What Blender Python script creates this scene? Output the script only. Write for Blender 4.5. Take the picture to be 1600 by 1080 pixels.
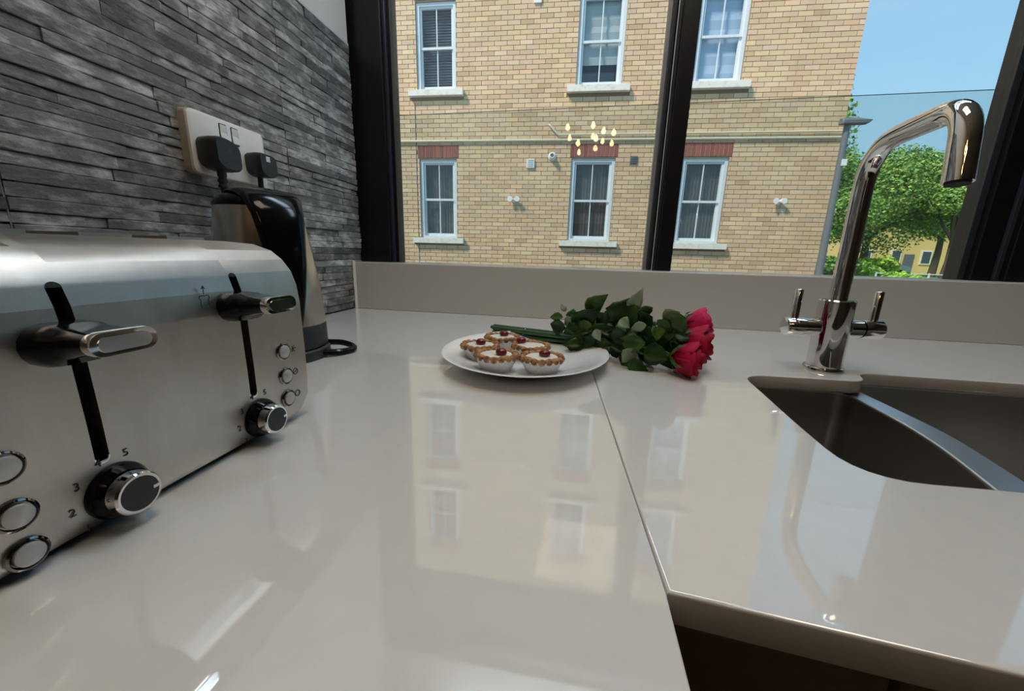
import bpy, bmesh, math, random
from mathutils import Vector, Matrix
R_ = random.Random(7)
PI = math.pi
for o in list(bpy.data.objects): bpy.data.objects.remove(o)
scn = bpy.context.scene
COL = scn.collection
S = 0.16          # one layout unit (camera height above the worktop) in metres
Z0 = 0.90         # height of the worktop above the floor
def P(x, y, z): return Vector((x*S, y*S, z*S+Z0))

# ---------------------------------------------------------------- camera
cd = bpy.data.cameras.new('camera'); cam = bpy.data.objects.new('camera', cd); COL.objects.link(cam)
cd.sensor_width = 36; cd.sensor_fit = 'HORIZONTAL'; cd.lens = 13.5; cd.clip_start = 0.01; cd.clip_end = 500
m = Matrix(((0.9849722588, -0.0636351258, 0.1605622003, 0), (0.1708813010, 0.2240404123, -0.9594818747, 0),
            (0.0250843282, 0.9725001102, 0.2315476453, 0), (0, 0, 0, 1)))
m.translation = P(0, 0, 1)
cam.matrix_world = m
scn.camera = cam

# ---------------------------------------------------------------- world, sun, exposure
scn.view_settings.view_transform = 'Standard'; scn.view_settings.look = 'None'
scn.view_settings.gamma = 1.0; scn.view_settings.use_curve_mapping = False
scn.view_settings.exposure = 0.22
scn.cycles.use_denoising = True
scn.cycles.max_bounces = 8; scn.cycles.diffuse_bounces = 5; scn.cycles.glossy_bounces = 5
scn.cycles.transparent_max_bounces = 16; scn.cycles.caustics_reflective = False; scn.cycles.caustics_refractive = False
scn.cycles.sample_clamp_indirect = 6.0
w = bpy.data.worlds.new('sky'); scn.world = w; w.use_nodes = True
nt = w.node_tree; nt.nodes.clear()
def N(t, typ, **k):
    n = t.nodes.new(typ)
    for a, b in k.items(): setattr(n, a, b)
    return n
tc = N(nt, 'ShaderNodeTexCoord'); sp = N(nt, 'ShaderNodeSeparateXYZ'); rp = N(nt, 'ShaderNodeValToRGB')
nt.links.new(tc.outputs['Generated'], sp.inputs[0]); nt.links.new(sp.outputs['Z'], rp.inputs[0])
cr = rp.color_ramp
cr.elements[0].position = 0.0; cr.elements[0].color = (0.50, 0.83, 0.98, 1)
cr.elements[1].position = 0.75; cr.elements[1].color = (0.16, 0.42, 0.82, 1)
e = cr.elements.new(0.12); e.color = (0.37, 0.74, 1.0, 1)
e = cr.elements.new(0.42); e.color = (0.26, 0.60, 0.93, 1)
ns = N(nt, 'ShaderNodeTexNoise'); ns.inputs['Scale'].default_value = 1.6; ns.inputs['Detail'].default_value = 5
mp = N(nt, 'ShaderNodeMapping'); mp.inputs['Scale'].default_value = (1, 1, 2.2)
nt.links.new(tc.outputs['Generated'], mp.inputs[0]); nt.links.new(mp.outputs[0], ns.inputs[0])
mr = N(nt, 'ShaderNodeMapRange'); mr.inputs[1].default_value = 0.45; mr.inputs[2].default_value = 0.75; mr.inputs[3].default_value = 0; mr.inputs[4].default_value = 0.30
nt.links.new(ns.outputs[0], mr.inputs[0])
mx = N(nt, 'ShaderNodeMix', data_type='RGBA'); mx.inputs['B'].default_value = (0.72, 0.86, 0.93, 1)
nt.links.new(mr.outputs[0], mx.inputs[0]); nt.links.new(rp.outputs[0], mx.inputs['A'])
bg = N(nt, 'ShaderNodeBackground'); bg.inputs[1].default_value = 0.86
ou = N(nt, 'ShaderNodeOutputWorld'); nt.links.new(mx.outputs['Result'], bg.inputs[0]); nt.links.new(bg.outputs[0], ou.inputs[0])

sl = bpy.data.lights.new('sun', 'SUN'); so = bpy.data.objects.new('sun', sl); COL.objects.link(so)
sl.energy = 4.2; sl.angle = math.radians(9); sl.color = (1.0, 0.93, 0.82)
d = Vector((0.62, 0.52, -0.95)); so.rotation_euler = d.to_track_quat('-Z', 'Y').to_euler(); so.location = (0, -3, 12)

# ---------------------------------------------------------------- materials
MATS = {}
def mat(name, col, rough=0.5, metal=0.0, spec=0.5, aniso=0.0, coat=0.0, emit=None, es=0, noise=None, bump=None, tone=0.0, tonecol=None, sss=0, trans=0, sheen=0):
    if name in MATS: return MATS[name]
    M = bpy.data.materials.new(name); M.use_nodes = True; t = M.node_tree
    b = t.nodes['Principled BSDF']
    b.inputs['Base Color'].default_value = (*col, 1); b.inputs['Roughness'].default_value = rough
    b.inputs['Metallic'].default_value = metal; b.inputs['Specular IOR Level'].default_value = spec
    b.inputs['Anisotropic'].default_value = aniso; b.inputs['Coat Weight'].default_value = coat
    b.inputs['Coat Roughness'].default_value = 0.05
    if sss: b.inputs['Subsurface Weight'].default_value = sss; b.inputs['Subsurface Scale'].default_value = 0.004
    if emit: b.inputs['Emission Color'].default_value = (*emit, 1); b.inputs['Emission Strength'].default_value = es
    out = None
    base = None
    if noise:   # (scale, colour2, lo, hi, stretch xyz)
        sc, c2, lo, hi, st = noise
        tc = N(t, 'ShaderNodeNewGeometry'); mpn = N(t, 'ShaderNodeMapping'); mpn.inputs['Scale'].default_value = st
        nn = N(t, 'ShaderNodeTexNoise'); nn.inputs['Scale'].default_value = sc; nn.inputs['Detail'].default_value = 6; nn.inputs['Roughness'].default_value = 0.6
        t.links.new(tc.outputs['Position'], mpn.inputs[0]); t.links.new(mpn.outputs[0], nn.inputs[0])
        r = N(t, 'ShaderNodeMapRange'); r.inputs[1].default_value = lo; r.inputs[2].default_value = hi
        t.links.new(nn.outputs[0], r.inputs[0])
        q = N(t, 'ShaderNodeMix', data_type='RGBA'); q.inputs['A'].default_value = (*col, 1); q.inputs['B'].default_value = (*c2, 1)
        t.links.new(r.outputs[0], q.inputs[0]); base = q.outputs['Result']
    if tone:
        at = N(t, 'ShaderNodeAttribute', attribute_name='tone')
        q2 = N(t, 'ShaderNodeMix', data_type='RGBA', blend_type='MULTIPLY'); q2.inputs[0].default_value = 1
        if base: t.links.new(base, q2.inputs['A'])
        else: q2.inputs['A'].default_value = (*col, 1)
        t.links.new(at.outputs['Color'], q2.inputs['B']); base = q2.outputs['Result']
    if base: t.links.new(base, b.inputs['Base Color'])
    if bump:    # (scale, strength, distance, stretch)
        sc, stg, dist, st = bump
        tc = N(t, 'ShaderNodeNewGeometry'); mpn = N(t, 'ShaderNodeMapping'); mpn.inputs['Scale'].default_value = st
        nn = N(t, 'ShaderNodeTexNoise'); nn.inputs['Scale'].default_value = sc; nn.inputs['Detail'].default_value = 8; nn.inputs['Roughness'].default_value = 0.65
        t.links.new(tc.outputs['Position'], mpn.inputs[0]); t.links.new(mpn.outputs[0], nn.inputs[0])
        bp = N(t, 'ShaderNodeBump'); bp.inputs['Strength'].default_value = stg; bp.inputs['Distance'].default_value = dist
        t.links.new(nn.outputs[0], bp.inputs['Height']); t.links.new(bp.outputs[0], b.inputs['Normal'])
    MATS[name] = M
    return M
def glass(name, tint=(1, 1, 1), f0=0.045, k=0.9, haze=0.0):
    M = bpy.data.materials.new(name); M.use_nodes = True; t = M.node_tree; t.nodes.clear()
    lw = N(t, 'ShaderNodeLayerWeight'); lw.inputs[0].default_value = 0.5
    pw = N(t, 'ShaderNodeMath', operation='POWER'); pw.inputs[1].default_value = 5
    ml = N(t, 'ShaderNodeMath', operation='MULTIPLY_ADD'); ml.inputs[1].default_value = k; ml.inputs[2].default_value = f0
    tr = N(t, 'ShaderNodeBsdfTransparent'); tr.inputs[0].default_value = (*tint, 1)
    gl = N(t, 'ShaderNodeBsdfGlossy'); gl.inputs['Roughness'].default_value = 0.0
    ms = N(t, 'ShaderNodeMixShader'); o = N(t, 'ShaderNodeOutputMaterial')
    t.links.new(lw.outputs['Facing'], pw.inputs[0]); t.links.new(pw.outputs[0], ml.inputs[0]); t.links.new(ml.outputs[0], ms.inputs[0])
    t.links.new(tr.outputs[0], ms.inputs[1]); t.links.new(gl.outputs[0], ms.inputs[2])
    last = ms
    if haze:
        df = N(t, 'ShaderNodeBsdfDiffuse'); df.inputs[0].default_value = (0.8, 0.82, 0.82, 1)
        m2 = N(t, 'ShaderNodeMixShader'); m2.inputs[0].default_value = haze
        t.links.new(ms.outputs[0], m2.inputs[1]); t.links.new(df.outputs[0], m2.inputs[2]); last = m2
    t.links.new(last.outputs[0], o.inputs[0])
    MATS[name] = M; return M

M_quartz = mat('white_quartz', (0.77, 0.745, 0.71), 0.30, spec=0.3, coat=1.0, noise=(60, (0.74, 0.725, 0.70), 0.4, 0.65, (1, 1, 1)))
MATS['white_quartz'].node_tree.nodes['Principled BSDF'].inputs['Coat IOR'].default_value = 1.9
MATS['white_quartz'].node_tree.nodes['Principled BSDF'].inputs['Coat Roughness'].default_value = 0.03
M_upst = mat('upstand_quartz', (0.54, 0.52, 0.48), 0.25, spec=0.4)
M_sil = mat('silicone', (0.75, 0.73, 0.68), 0.4)
M_black = mat('black_frame', (0.006, 0.006, 0.007), 0.35, spec=0.35)
M_frame2 = mat('dark_frame_edge', (0.03, 0.035, 0.045), 0.25)
M_frame3 = mat('grey_gasket', (0.36, 0.38, 0.40), 0.4)
M_frame4 = mat('pale_seal', (0.55, 0.56, 0.56), 0.4)
M_paint = mat('white_paint', (0.62, 0.61, 0.56), 0.6, bump=(30, 0.1, 0.002, (1, 1, 1)))
M_room = mat('room_paint', (0.20, 0.165, 0.13), 0.7)
M_ceil = mat('ceiling_paint', (0.46, 0.44, 0.41), 0.8)
M_floor = mat('wood_floor', (0.11, 0.07, 0.04), 0.4, noise=(3, (0.07, 0.045, 0.025), 0.4, 0.6, (1, 8, 1)))
M_stone = mat('slate_tile', (0.17, 0.167, 0.16), 0.42, spec=0.5, noise=(30, (0.54, 0.535, 0.52), 0.46, 0.72, (1, 1, 2.2)), bump=(70, 0.8, 0.003, (1, 1, 1.8)), tone=1)
M_grout = mat('tile_grout', (0.20, 0.20, 0.195), 0.9)
M_steel = mat('brushed_steel', (0.60, 0.565, 0.525), 0.40, 1.0, aniso=0.5, noise=(22, (0.47, 0.44, 0.40), 0.35, 0.72, (1, 1, 0.5)), bump=(220, 0.10, 0.0006, (1, 6, 1)))
M_steeldk = mat('toaster_top_steel', (0.34, 0.32, 0.29), 0.38, 1.0)
M_slotedge = mat('slot_edge_steel', (0.22, 0.15, 0.11), 0.4, 0.8)
M_inlay = mat('pale_inlay', (0.70, 0.71, 0.71), 0.12, 0.9)
M_inlayd = mat('dark_inlay', (0.12, 0.13, 0.13), 0.12, 0.9)
M_kett = mat('kettle_steel', (0.62, 0.60, 0.57), 0.24, 1.0, aniso=0.3)
M_chrome = mat('chrome', (0.78, 0.76, 0.74), 0.035, 1.0)
M_chromed = mat('dark_chrome', (0.30, 0.27, 0.25), 0.05, 1.0)
M_sink = mat('sink_steel', (0.48, 0.45, 0.42), 0.30, 1.0, bump=(90, 0.08, 0.0008, (1, 1, 1)))
M_sinkrim = mat('sink_rim_steel', (0.80, 0.82, 0.84), 0.36, 1.0)
M_plastic = mat('black_plastic', (0.004, 0.004, 0.005), 0.12, spec=0.2)
M_plasticm = mat('black_matt_plastic', (0.018, 0.018, 0.020), 0.42)
M_slot = mat('slot_black', (0.004, 0.004, 0.004), 0.7)
M_button = mat('grey_button', (0.50, 0.49, 0.48), 0.35, 0.4)
M_print = mat('black_print', (0.015, 0.015, 0.015), 0.6)
M_socket = mat('socket_white', (0.78, 0.77, 0.73), 0.22, spec=0.5)
M_socketside = mat('socket_back_cream', (0.42, 0.36, 0.28), 0.5)
M_label = mat('white_sticker', (0.7, 0.7, 0.72), 0.6)
M_plugprint = mat('plug_embossing', (0.05, 0.05, 0.052), 0.5)
M_china = mat('white_china', (0.93, 0.94, 0.95), 0.07, spec=0.6, coat=0.5)
M_pastry = mat('pastry', (0.50, 0.25, 0.09), 0.65, noise=(140, (0.14, 0.05, 0.018), 0.42, 0.62, (1, 1, 1)), bump=(300, 0.6, 0.001, (1, 1, 1)))
M_icing = mat('icing', (0.82, 0.78, 0.71), 0.35, sss=0.2)
M_cherry = mat('cherry', (0.16, 0.012, 0.016), 0.15, spec=0.6)
M_foil = mat('paper_case', (0.66, 0.66, 0.66), 0.45, 0.25)
M_rose = mat('rose_petal', (0.50, 0.004, 0.050), 0.6, spec=0.2, noise=(40, (0.26, 0.002, 0.022), 0.35, 0.65, (1, 1, 1)))
M_rose2 = mat('rose_petal_pink', (0.68, 0.022, 0.14), 0.6, spec=0.2, noise=(40, (0.45, 0.008, 0.06), 0.35, 0.65, (1, 1, 1)))
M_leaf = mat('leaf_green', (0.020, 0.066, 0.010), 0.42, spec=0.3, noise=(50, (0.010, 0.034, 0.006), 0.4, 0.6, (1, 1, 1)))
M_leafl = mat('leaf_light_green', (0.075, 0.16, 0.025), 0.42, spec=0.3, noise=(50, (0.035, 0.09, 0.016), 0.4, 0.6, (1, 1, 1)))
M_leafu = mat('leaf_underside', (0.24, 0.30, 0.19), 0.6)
M_stem = mat('stem_green', (0.03, 0.085, 0.022), 0.45)
M_band = mat('string', (0.6, 0.6, 0.5), 0.6)
M_cab = mat('cabinet_front', (0.20, 0.145, 0.10), 0.35)
M_caba = mat('cabinet_carcass', (0.05, 0.038, 0.028), 0.5)
M_brick = mat('yellow_brick', (0.74, 0.53, 0.33), 0.85, noise=(2.2, (0.68, 0.46, 0.28), 0.35, 0.7, (1, 1, 1)), bump=(60, 0.3, 0.004, (1, 1, 1)), tone=1)
M_mortar = mat('mortar', (0.24, 0.175, 0.11), 0.95)
M_rbrick = mat('red_brick', (0.33, 0.10, 0.07), 0.85, noise=(30, (0.25, 0.07, 0.05), 0.3, 0.7, (1, 1, 1)), tone=1)
M_pmortar = mat('pale_mortar', (0.42, 0.30, 0.25), 0.95)
M_upvc = mat('white_upvc', (0.72, 0.76, 0.78), 0.3)
M_sillst = mat('stone_sill', (0.82, 0.77, 0.67), 0.8, noise=(14, (0.55, 0.50, 0.40), 0.5, 0.8, (1, 1, 1)))
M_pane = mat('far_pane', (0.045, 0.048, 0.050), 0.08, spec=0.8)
M_net = mat('net_curtain', (0.085, 0.085, 0.08), 0.75, noise=(20, (0.05, 0.055, 0.055), 0.4, 0.65, (6, 6, 0.6)))
M_blind = mat('white_blind', (0.40, 0.47, 0.47), 0.7)
M_blindb = mat('blue_white_blind', (0.42, 0.55, 0.68), 0.7)
M_slat = mat('grey_slat', (0.16, 0.17, 0.18), 0.5)
M_pipe = mat('cream_pipe', (0.72, 0.66, 0.50), 0.5)
M_fix = mat('white_fitting', (0.85, 0.84, 0.80), 0.4)
M_dk = mat('dark_fitting', (0.12, 0.13, 0.14), 0.5)
M_post = mat('grey_post', (0.16, 0.17, 0.18), 0.5)
M_foliage = mat('foliage', (0.24, 0.40, 0.08), 0.6, tone=1)
M_bark = mat('bark', (0.10, 0.075, 0.05), 0.9)
M_ground = mat('tarmac', (0.20, 0.20, 0.19), 0.95, noise=(2, (0.15, 0.15, 0.145), 0.4, 0.6, (1, 1, 1)))
M_grass = mat('lawn', (0.16, 0.26, 0.06), 0.95, noise=(2, (0.22, 0.30, 0.09), 0.4, 0.6, (1, 1, 1)))
M_yellow = mat('yellow_render', (0.78, 0.54, 0.20), 0.9)
M_roof = mat('roof_tile', (0.20, 0.14, 0.11), 0.9)
M_carp = mat('silver_car_paint', (0.45, 0.46, 0.47), 0.25, 0.5)
M_tyre = mat('tyre', (0.02, 0.02, 0.02), 0.8)
M_wfence = mat('white_fence_paint', (0.75, 0.78, 0.74), 0.6)
M_bulb = mat('warm_bulb', (1, 0.8, 0.5), 0.3, emit=(1.0, 0.62, 0.26), es=22)
M_panel = mat('warm_fill_diffuser', (1, 1, 1), 0.3, emit=(1.0, 0.85, 0.68), es=7.4)  # glow of the added warm fill panel
M_panelc = mat('cool_fill_diffuser', (1, 1, 1), 0.3, emit=(0.66, 0.84, 1.0), es=14)  # glow of the added cool fill strips near the window
M_brass = mat('dark_brass', (0.25, 0.17, 0.08), 0.35, 1.0)
M_glass = glass('window_glass')
M_glass2 = glass('balustrade_glass', (0.93, 0.965, 0.955), 0.05, 0.9, 0.035)
M_gedge = mat('glass_edge', (0.24, 0.38, 0.42), 0.3)

# ---------------------------------------------------------------- mesh helpers
class MB:
    def __init__(s): s.v = []; s.f = []; s.t = []
    def add(s, vs, fs, tone=None):
        n = len(s.v); s.v += [tuple(v) for v in vs]; s.f += [tuple(i+n for i in f) for f in fs]
        if tone is not None or s.t:
            while len(s.t) < n: s.t.append((1, 1, 1))
            s.t += [tone or (1, 1, 1)]*len(vs)
        return s
    def box(s, x0, x1, y0, y1, z0, z1, tone=None, tf=None):
        vs = [(x, y, z) for x in (x0, x1) for y in (y0, y1) for z in (z0, z1)]
        if tf: vs = [tf(*v) for v in vs]
        return s.add(vs, [(0, 1, 3, 2), (4, 6, 7, 5), (0, 4, 5, 1), (2, 3, 7, 6), (0, 2, 6, 4), (1, 5, 7, 3)], tone)
    def prism(s, pts, f0, f1, tone=None):
        """pts: 2D outline; f0/f1 map (a,b)->3D for both ends"""
        n = len(pts); vs = [f0(*p) for p in pts] + [f1(*p) for p in pts]
        fs = [tuple(range(n-1, -1, -1)), tuple(range(n, 2*n))] + [(i, (i+1) % n, n+(i+1) % n, n+i) for i in range(n)]
        return s.add(vs, fs, tone)
    def loft(s, rings, cap0=True, cap1=True, closed=True):
        n = len(rings[0]); vs = [v for r in rings for v in r]; fs = []
        for k in range(len(rings)-1):
            for i in range(n if closed else n-1):
                j = (i+1) % n
                fs.append((k*n+i, k*n+j, (k+1)*n+j, (k+1)*n+i))
        if cap0: fs.append(tuple(range(n-1, -1, -1)))
        if cap1: fs.append(tuple((len(rings)-1)*n+i for i in range(n)))
        return s.add(vs, fs)
    def tube(s, path, r, n=12, flat=None, caps=True):
        path = [Vector(p) for p in path]; rs = r if isinstance(r, (list, tuple)) else [r]*len(path)
        rings = []; up = None
        for i, p in enumerate(path):
            t = (path[min(i+1, len(path)-1)]-path[max(i-1, 0)]).normalized()
            if up is None:
                up = Vector((0, 0, 1)) if abs(t.z) < 0.9 else Vector((1, 0, 0))
            a = t.cross(up)
            if a.length < 1e-4: a = t.cross(Vector((0, 1, 0)))
            a.normalize(); b = a.cross(t).normalized(); up = b
            rings.append([p+(a*math.cos(q*2*PI/n)+b*math.sin(q*2*PI/n))*rs[i] for q in range(n)])
        return s.loft(rings, caps, caps)
    def lathe(s, prof, c=(0, 0, 0), n=32, ax='z', capb=True, capt=True, sx=1, sy=1):
        rings = []
        for r, h in prof:
            ring = []
            for q in range(n):
                a = q*2*PI/n; u, v = r*math.cos(a)*sx, r*math.sin(a)*sy
                ring.append({'z': (c[0]+u, c[1]+v, c[2]+h), 'x': (c[0]+h, c[1]+u, c[2]+v), 'y': (c[0]+v, c[1]+h, c[2]+u)}[ax])
            rings.append(ring)
        return s.loft(rings, capb, capt)
    def build(s, name, m, parent=None, smooth=False, bevel=0, seg=2, loc=(0, 0, 0), world=True, sharp=35, label=None):
        """vertices in layout units; parent: Empty from thing()"""
        me = bpy.data.meshes.new(name)
        off = Vector(parent['o']) if (parent is not None and 'o' in parent) else Vector(loc)
        if not world: off = Vector((0, 0, 0))
        me.from_pydata([tuple((Vector(v)-off)*S) for v in s.v], [], s.f)
        me.materials.append(m)
        if s.t:
            while len(s.t) < len(s.v): s.t.append((1, 1, 1))
            ca = me.color_attributes.new('tone', 'FLOAT_COLOR', 'POINT')
            ca.data.foreach_set('color', [c for t in s.t for c in (*t, 1)])
        bm = bmesh.new(); bm.from_mesh(me); bmesh.ops.recalc_face_normals(bm, faces=bm.faces); bm.to_mesh(me); bm.free()
        if smooth:
            me.shade_smooth(); me.set_sharp_from_angle(angle=math.radians(sharp))
        o = bpy.data.objects.new(name, me); COL.objects.link(o)
        if parent is not None:
            o.parent = parent
            o['o'] = tuple(off)
        else:
            o.location = P(*off); o['o'] = tuple(off)
        if bevel:
            b = o.modifiers.new('bevel', 'BEVEL'); b.width = bevel*S; b.segments = seg; b.limit_method = 'ANGLE'; b.angle_limit = math.radians(40)
            me.shade_smooth(); me.set_sharp_from_angle(angle=math.radians(45)); b.harden_normals = False
        if label: o['label'] = label
        return o
def tag(o, label=None, cat=None, group=None, kind=None):
    if label: o['label'] = label
    if cat: o['category'] = cat
    if group: o['group'] = group
    if kind: o['kind'] = kind
    return o
def thing(name, loc, label=None, cat=None, group=None, kind=None):
    o = bpy.data.objects.new(name, None); COL.objects.link(o); o.location = P(*loc); o['o'] = tuple(loc); o.empty_display_size = 0.05
    return tag(o, label, cat, group, kind)
def kids(o): return list(o.children)
def copy_tree(o, parent=None):
    c = o.copy(); COL.objects.link(c)
    if parent: c.parent = parent
    for k in kids(o): copy_tree(k, c)
    return c
def arc(cx, cy, r, a0, a1, n): return [(cx+r*math.cos(math.radians(a0+(a1-a0)*i/n)), cy+r*math.sin(math.radians(a0+(a1-a0)*i/n))) for i in range(n+1)]
def rrect(x0, x1, y0, y1, r, n=5):
    return arc(x1-r, y1-r, r, 0, 90, n)+arc(x0+r, y1-r, r, 90, 180, n)+arc(x0+r, y0+r, r, 180, 270, n)+arc(x1-r, y0+r, r, 270, 360, n)
def rpoly(pts, n=5):
    """(x,y,r) corners -> rounded outline"""
    out = []; L = len(pts)
    for i, (x, y, r) in enumerate(pts):
        p = Vector((x, y)); a = Vector(pts[i-1][:2])-p; b = Vector(pts[(i+1) % L][:2])-p
        if r <= 0: out.append((x, y)); continue
        r1 = min(r, a.length*0.49, b.length*0.49); A = p+a.normalized()*r1; B = p+b.normalized()*r1
        for k in range(n+1):
            t = k/n; q = A*(1-t)**2+p*2*t*(1-t)+B*t*t; out.append((q.x, q.y))
    return out
def smooth_path(pts, rad, n=6):
    """round the corners of a 3D polyline"""
    pts = [Vector(p) for p in pts]; out = [pts[0]]
    for i in range(1, len(pts)-1):
        p = pts[i]; a = pts[i-1]-p; b = pts[i+1]-p; r = min(rad[i-1] if isinstance(rad, (list, tuple)) else rad, a.length*0.49, b.length*0.49)
        A = p+a.normalized()*r; B = p+b.normalized()*r
        for k in range(n+1):
            t = k/n; out.append(A*(1-t)**2+p*2*t*(1-t)+B*t*t)
    out.append(pts[-1]); return out
def plate_with_holes(name, outer, holes, z0, z1, m, parent=None, bev=0.0):
    cu = bpy.data.curves.new(name, 'CURVE'); cu.dimensions = '2D'; cu.fill_mode = 'BOTH'
    for loop in [outer]+holes:
        spn = cu.splines.new('POLY'); spn.points.add(len(loop)-1)
        for p, (x, y) in zip(spn.points, loop): p.co = (x*S, y*S, 0, 1)
        spn.use_cyclic_u = True
    cu.extrude = (z1-z0)/2*S-bev*S; cu.bevel_depth = bev*S; cu.bevel_resolution = 2; cu.offset = -bev*S
    tmp = bpy.data.objects.new('tmp', cu); COL.objects.link(tmp)
    dg = bpy.context.evaluated_depsgraph_get(); me = bpy.data.meshes.new_from_object(tmp.evaluated_get(dg)); me.name = name
    bpy.data.objects.remove(tmp)
    me.materials.clear(); me.materials.append(m); me.shade_smooth(); me.set_sharp_from_angle(angle=math.radians(45))
    o = bpy.data.objects.new(name, me); COL.objects.link(o)
    o.location = (0, 0, (z0+z1)/2*S+Z0) if parent is None else Vector((0, 0, (z0+z1)/2*S))-Vector(parent['o'])*S
    if parent is not None: o.parent = parent
    return o
FL = -Z0/S          # floor level in units
CE = 9.4
def SK(x, y, z): return (x, y-0.022*(x+3.84), z)      # the window wall runs slightly askew

# ---------------------------------------------------------------- room shell
def struct(o, label=None): return tag(o, label, kind='structure')
struct(MB().box(-4.6, 22, -22, 8.8, FL-1, FL).build('floor', M_floor))
struct(MB().box(-4.6, 22.6, -22.6, 8.8, CE, CE+3).build('ceiling', M_ceil))
struct(MB().box(22, 22.6, -22.6, 8.8, FL, CE).build('wall_right', M_room))
struct(MB().box(-4.6, 22, -22.6, -22, FL, CE).build('wall_rear', M_room))
wl = struct(MB().box(-4.6, -3.915, -22, 6.5, FL, CE).build('wall_left', M_paint))
wb = MB()
wb.box(-9, -4.42, 7.0, 8.8, FL, CE); wb.box(12.5, 22, 6.4, 8.8, FL, CE)
wb.box(-4.42, 12.5, 6.45, 8.8, 7.9, CE)
wb.box(-4.42, 22, 6.6, 7.2, FL, 0.6)
struct(wb.build('wall_back', M_paint))
# painted skim standing proud above the tiles
struct(MB().box(-3.93, -3.87, -22, 6.5, 4.19, CE).build('trim_2', M_paint), 'white painted wall above the grey tiles')

# stone-strip tiles on the left wall, each strip a piece
rows = [0.02, 0.125, 0.235, 0.33, 0.435, 0.53, 0.64, 0.735, 0.84, 0.935, 1.027, 1.119, 1.202, 1.297, 1.4, 1.507, 1.601, 1.708, 1.809, 1.914, 1.987, 2.067,
        2.08, 2.172, 2.276, 2.38, 2.481, 2.575, 2.66, 2.755, 2.86, 2.94, 3.04, 3.13, 3.24, 3.33, 3.43, 3.54, 3.63, 3.72, 3.83, 3.92, 4.03, 4.155]
def strip(mb, y0, y1, z0, z1, dep, tn, rr):
    nx = max(2, int((y1-y0)/0.09)); g = 0.0025; c = 0.007
    ys = [y0+g*0.5+(y1-y0-g)*i/nx for i in range(nx+1)]
    tilt = rr.uniform(-0.010, 0.014)
    vs = []; X0 = -3.915
    for i, y in enumerate(ys):
        e = 0.4 if i in (0, nx) else 1
        a = dep*1.0+rr.uniform(-0.004, 0.004); b = a+tilt+rr.uniform(-0.004, 0.004)
        wz = rr.uniform(-0.003, 0.003)
        vs += [(X0, y, z0+g+wz), (X0+(a-c)*e+0.004, y, z0+g+wz), (X0+a*(0.85 if e < 1 else 1), y, z0+g+c+wz), (X0+b*(0.85 if e < 1 else 1), y, z1-g-c*0.6), (X0+(b-c)*e+0.004, y, z1-g), (X0, y, z1-g)]
    fs = []
    for i in range(nx):
        for k in range(5): fs.append((i*6+k, i*6+k+1, (i+1)*6+k+1, (i+1)*6+k))
    fs.append(tuple(range(6))[::-1]); fs.append(tuple(nx*6+k for k in range(6)))
    mb.add(vs, fs, tn)
cols = [(4.885, 6.5), (2.14, 4.875), (-0.61, 2.13), (-3.36, -0.62)]
rr = random.Random(21)
far = MB(); nstrip = 0
for ci, (a, b) in enumerate(cols):
    for k in range(len(rows)-1):
        z0, z1 = rows[k], rows[k+1]
        if z1-z0 < 0.03: continue
        cuts = [a]; y = a+rr.uniform(0.35, 1.3)
        while y < b-0.28:
            cuts.append(y); y += rr.uniform(0.45, 1.5)
        cuts.append(b)
        for y0, y1 in zip(cuts, cuts[1:]):
            g = rr.choice([0.55, 0.72, 0.92, 1.05, 1.25, 1.5]); tn = (g, g*rr.uniform(0.985, 1.0), g*rr.uniform(0.96, 1.02))
            dep = rr.choice([0.050, 0.056, 0.062, 0.068])
            if ci >= 2: strip(far, y0, y1, z0, z1, dep, tn, rr)
            else:
                mb = MB(); strip(mb, y0, y1, z0, z1, dep, tn, rr)
                mb.build('tile_strip', M_stone, wl); nstrip += 1
o = far.build('tile_strip', M_stone, wl); o['kind'] = 'stuff'
gr = MB().box(-3.918, -3.907, -3.36, 6.5, 0.0, 4.17)
gr.box(-3.918, -3.872, 4.875, 4.885, 0, 4.16); gr.box(-3.918, -3.872, 2.13, 2.14, 0, 4.16)
gr.build('grout', M_grout, wl)
MB().box(-3.93, -3.855, -3.36, 6.5, 4.158, 4.19).build('edge_trim', M_frame4, wl)

# upstand and sill under the window
up = thing('trim_1', (0, 6.2, 0), 'off-white stone upstand with sill along the foot of the window', kind='structure')
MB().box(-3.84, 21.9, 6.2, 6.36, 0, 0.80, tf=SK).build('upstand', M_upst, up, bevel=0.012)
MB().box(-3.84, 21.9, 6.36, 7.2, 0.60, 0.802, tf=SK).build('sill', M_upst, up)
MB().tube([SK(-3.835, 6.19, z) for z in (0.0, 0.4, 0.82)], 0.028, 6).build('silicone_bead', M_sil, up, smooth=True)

# the window
wn = thing('window_1', (0, 6.6, 0.8), kind='structure')
def fr(name, m, x0, x1, y0, y1, z0, z1, bv=0.01): return MB().box(x0, x1, y0, y1, z0, z1, tf=SK).build(name, m, wn, bevel=bv)
fr('jamb', M_black, -4.42, -3.36, 6.62, 7.05, 0.80, 7.9)
fr('sash_stile', M_frame2, -3.36, -3.31, 6.69, 7.0, 0.80, 7.5, 0.006)
fr('sash_stile', M_black, -3.31, -3.255, 6.755, 7.0, 0.80, 7.5, 0.006)
fr('mullion', M_black, 1.185, 1.405, 6.58, 7.02, 0.80, 7.5)
fr('mullion_edge', M_frame2, 1.135, 1.185, 6.66, 7.0, 0.80, 7.5, 0.006)
fr('mullion_highlight', M_frame4, 1.127, 1.136, 6.655, 6.67, 0.80, 7.5, 0)  # pale strip in place of a highlight down the black mullion
fr('mullion_edge', M_frame2, 1.08, 1.13, 6.78, 7.0, 0.80, 7.5, 0.006)
fr('gasket', M_frame3, 1.03, 1.082, 6.90, 6.99, 0.80, 7.5, 0.004)
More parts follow.
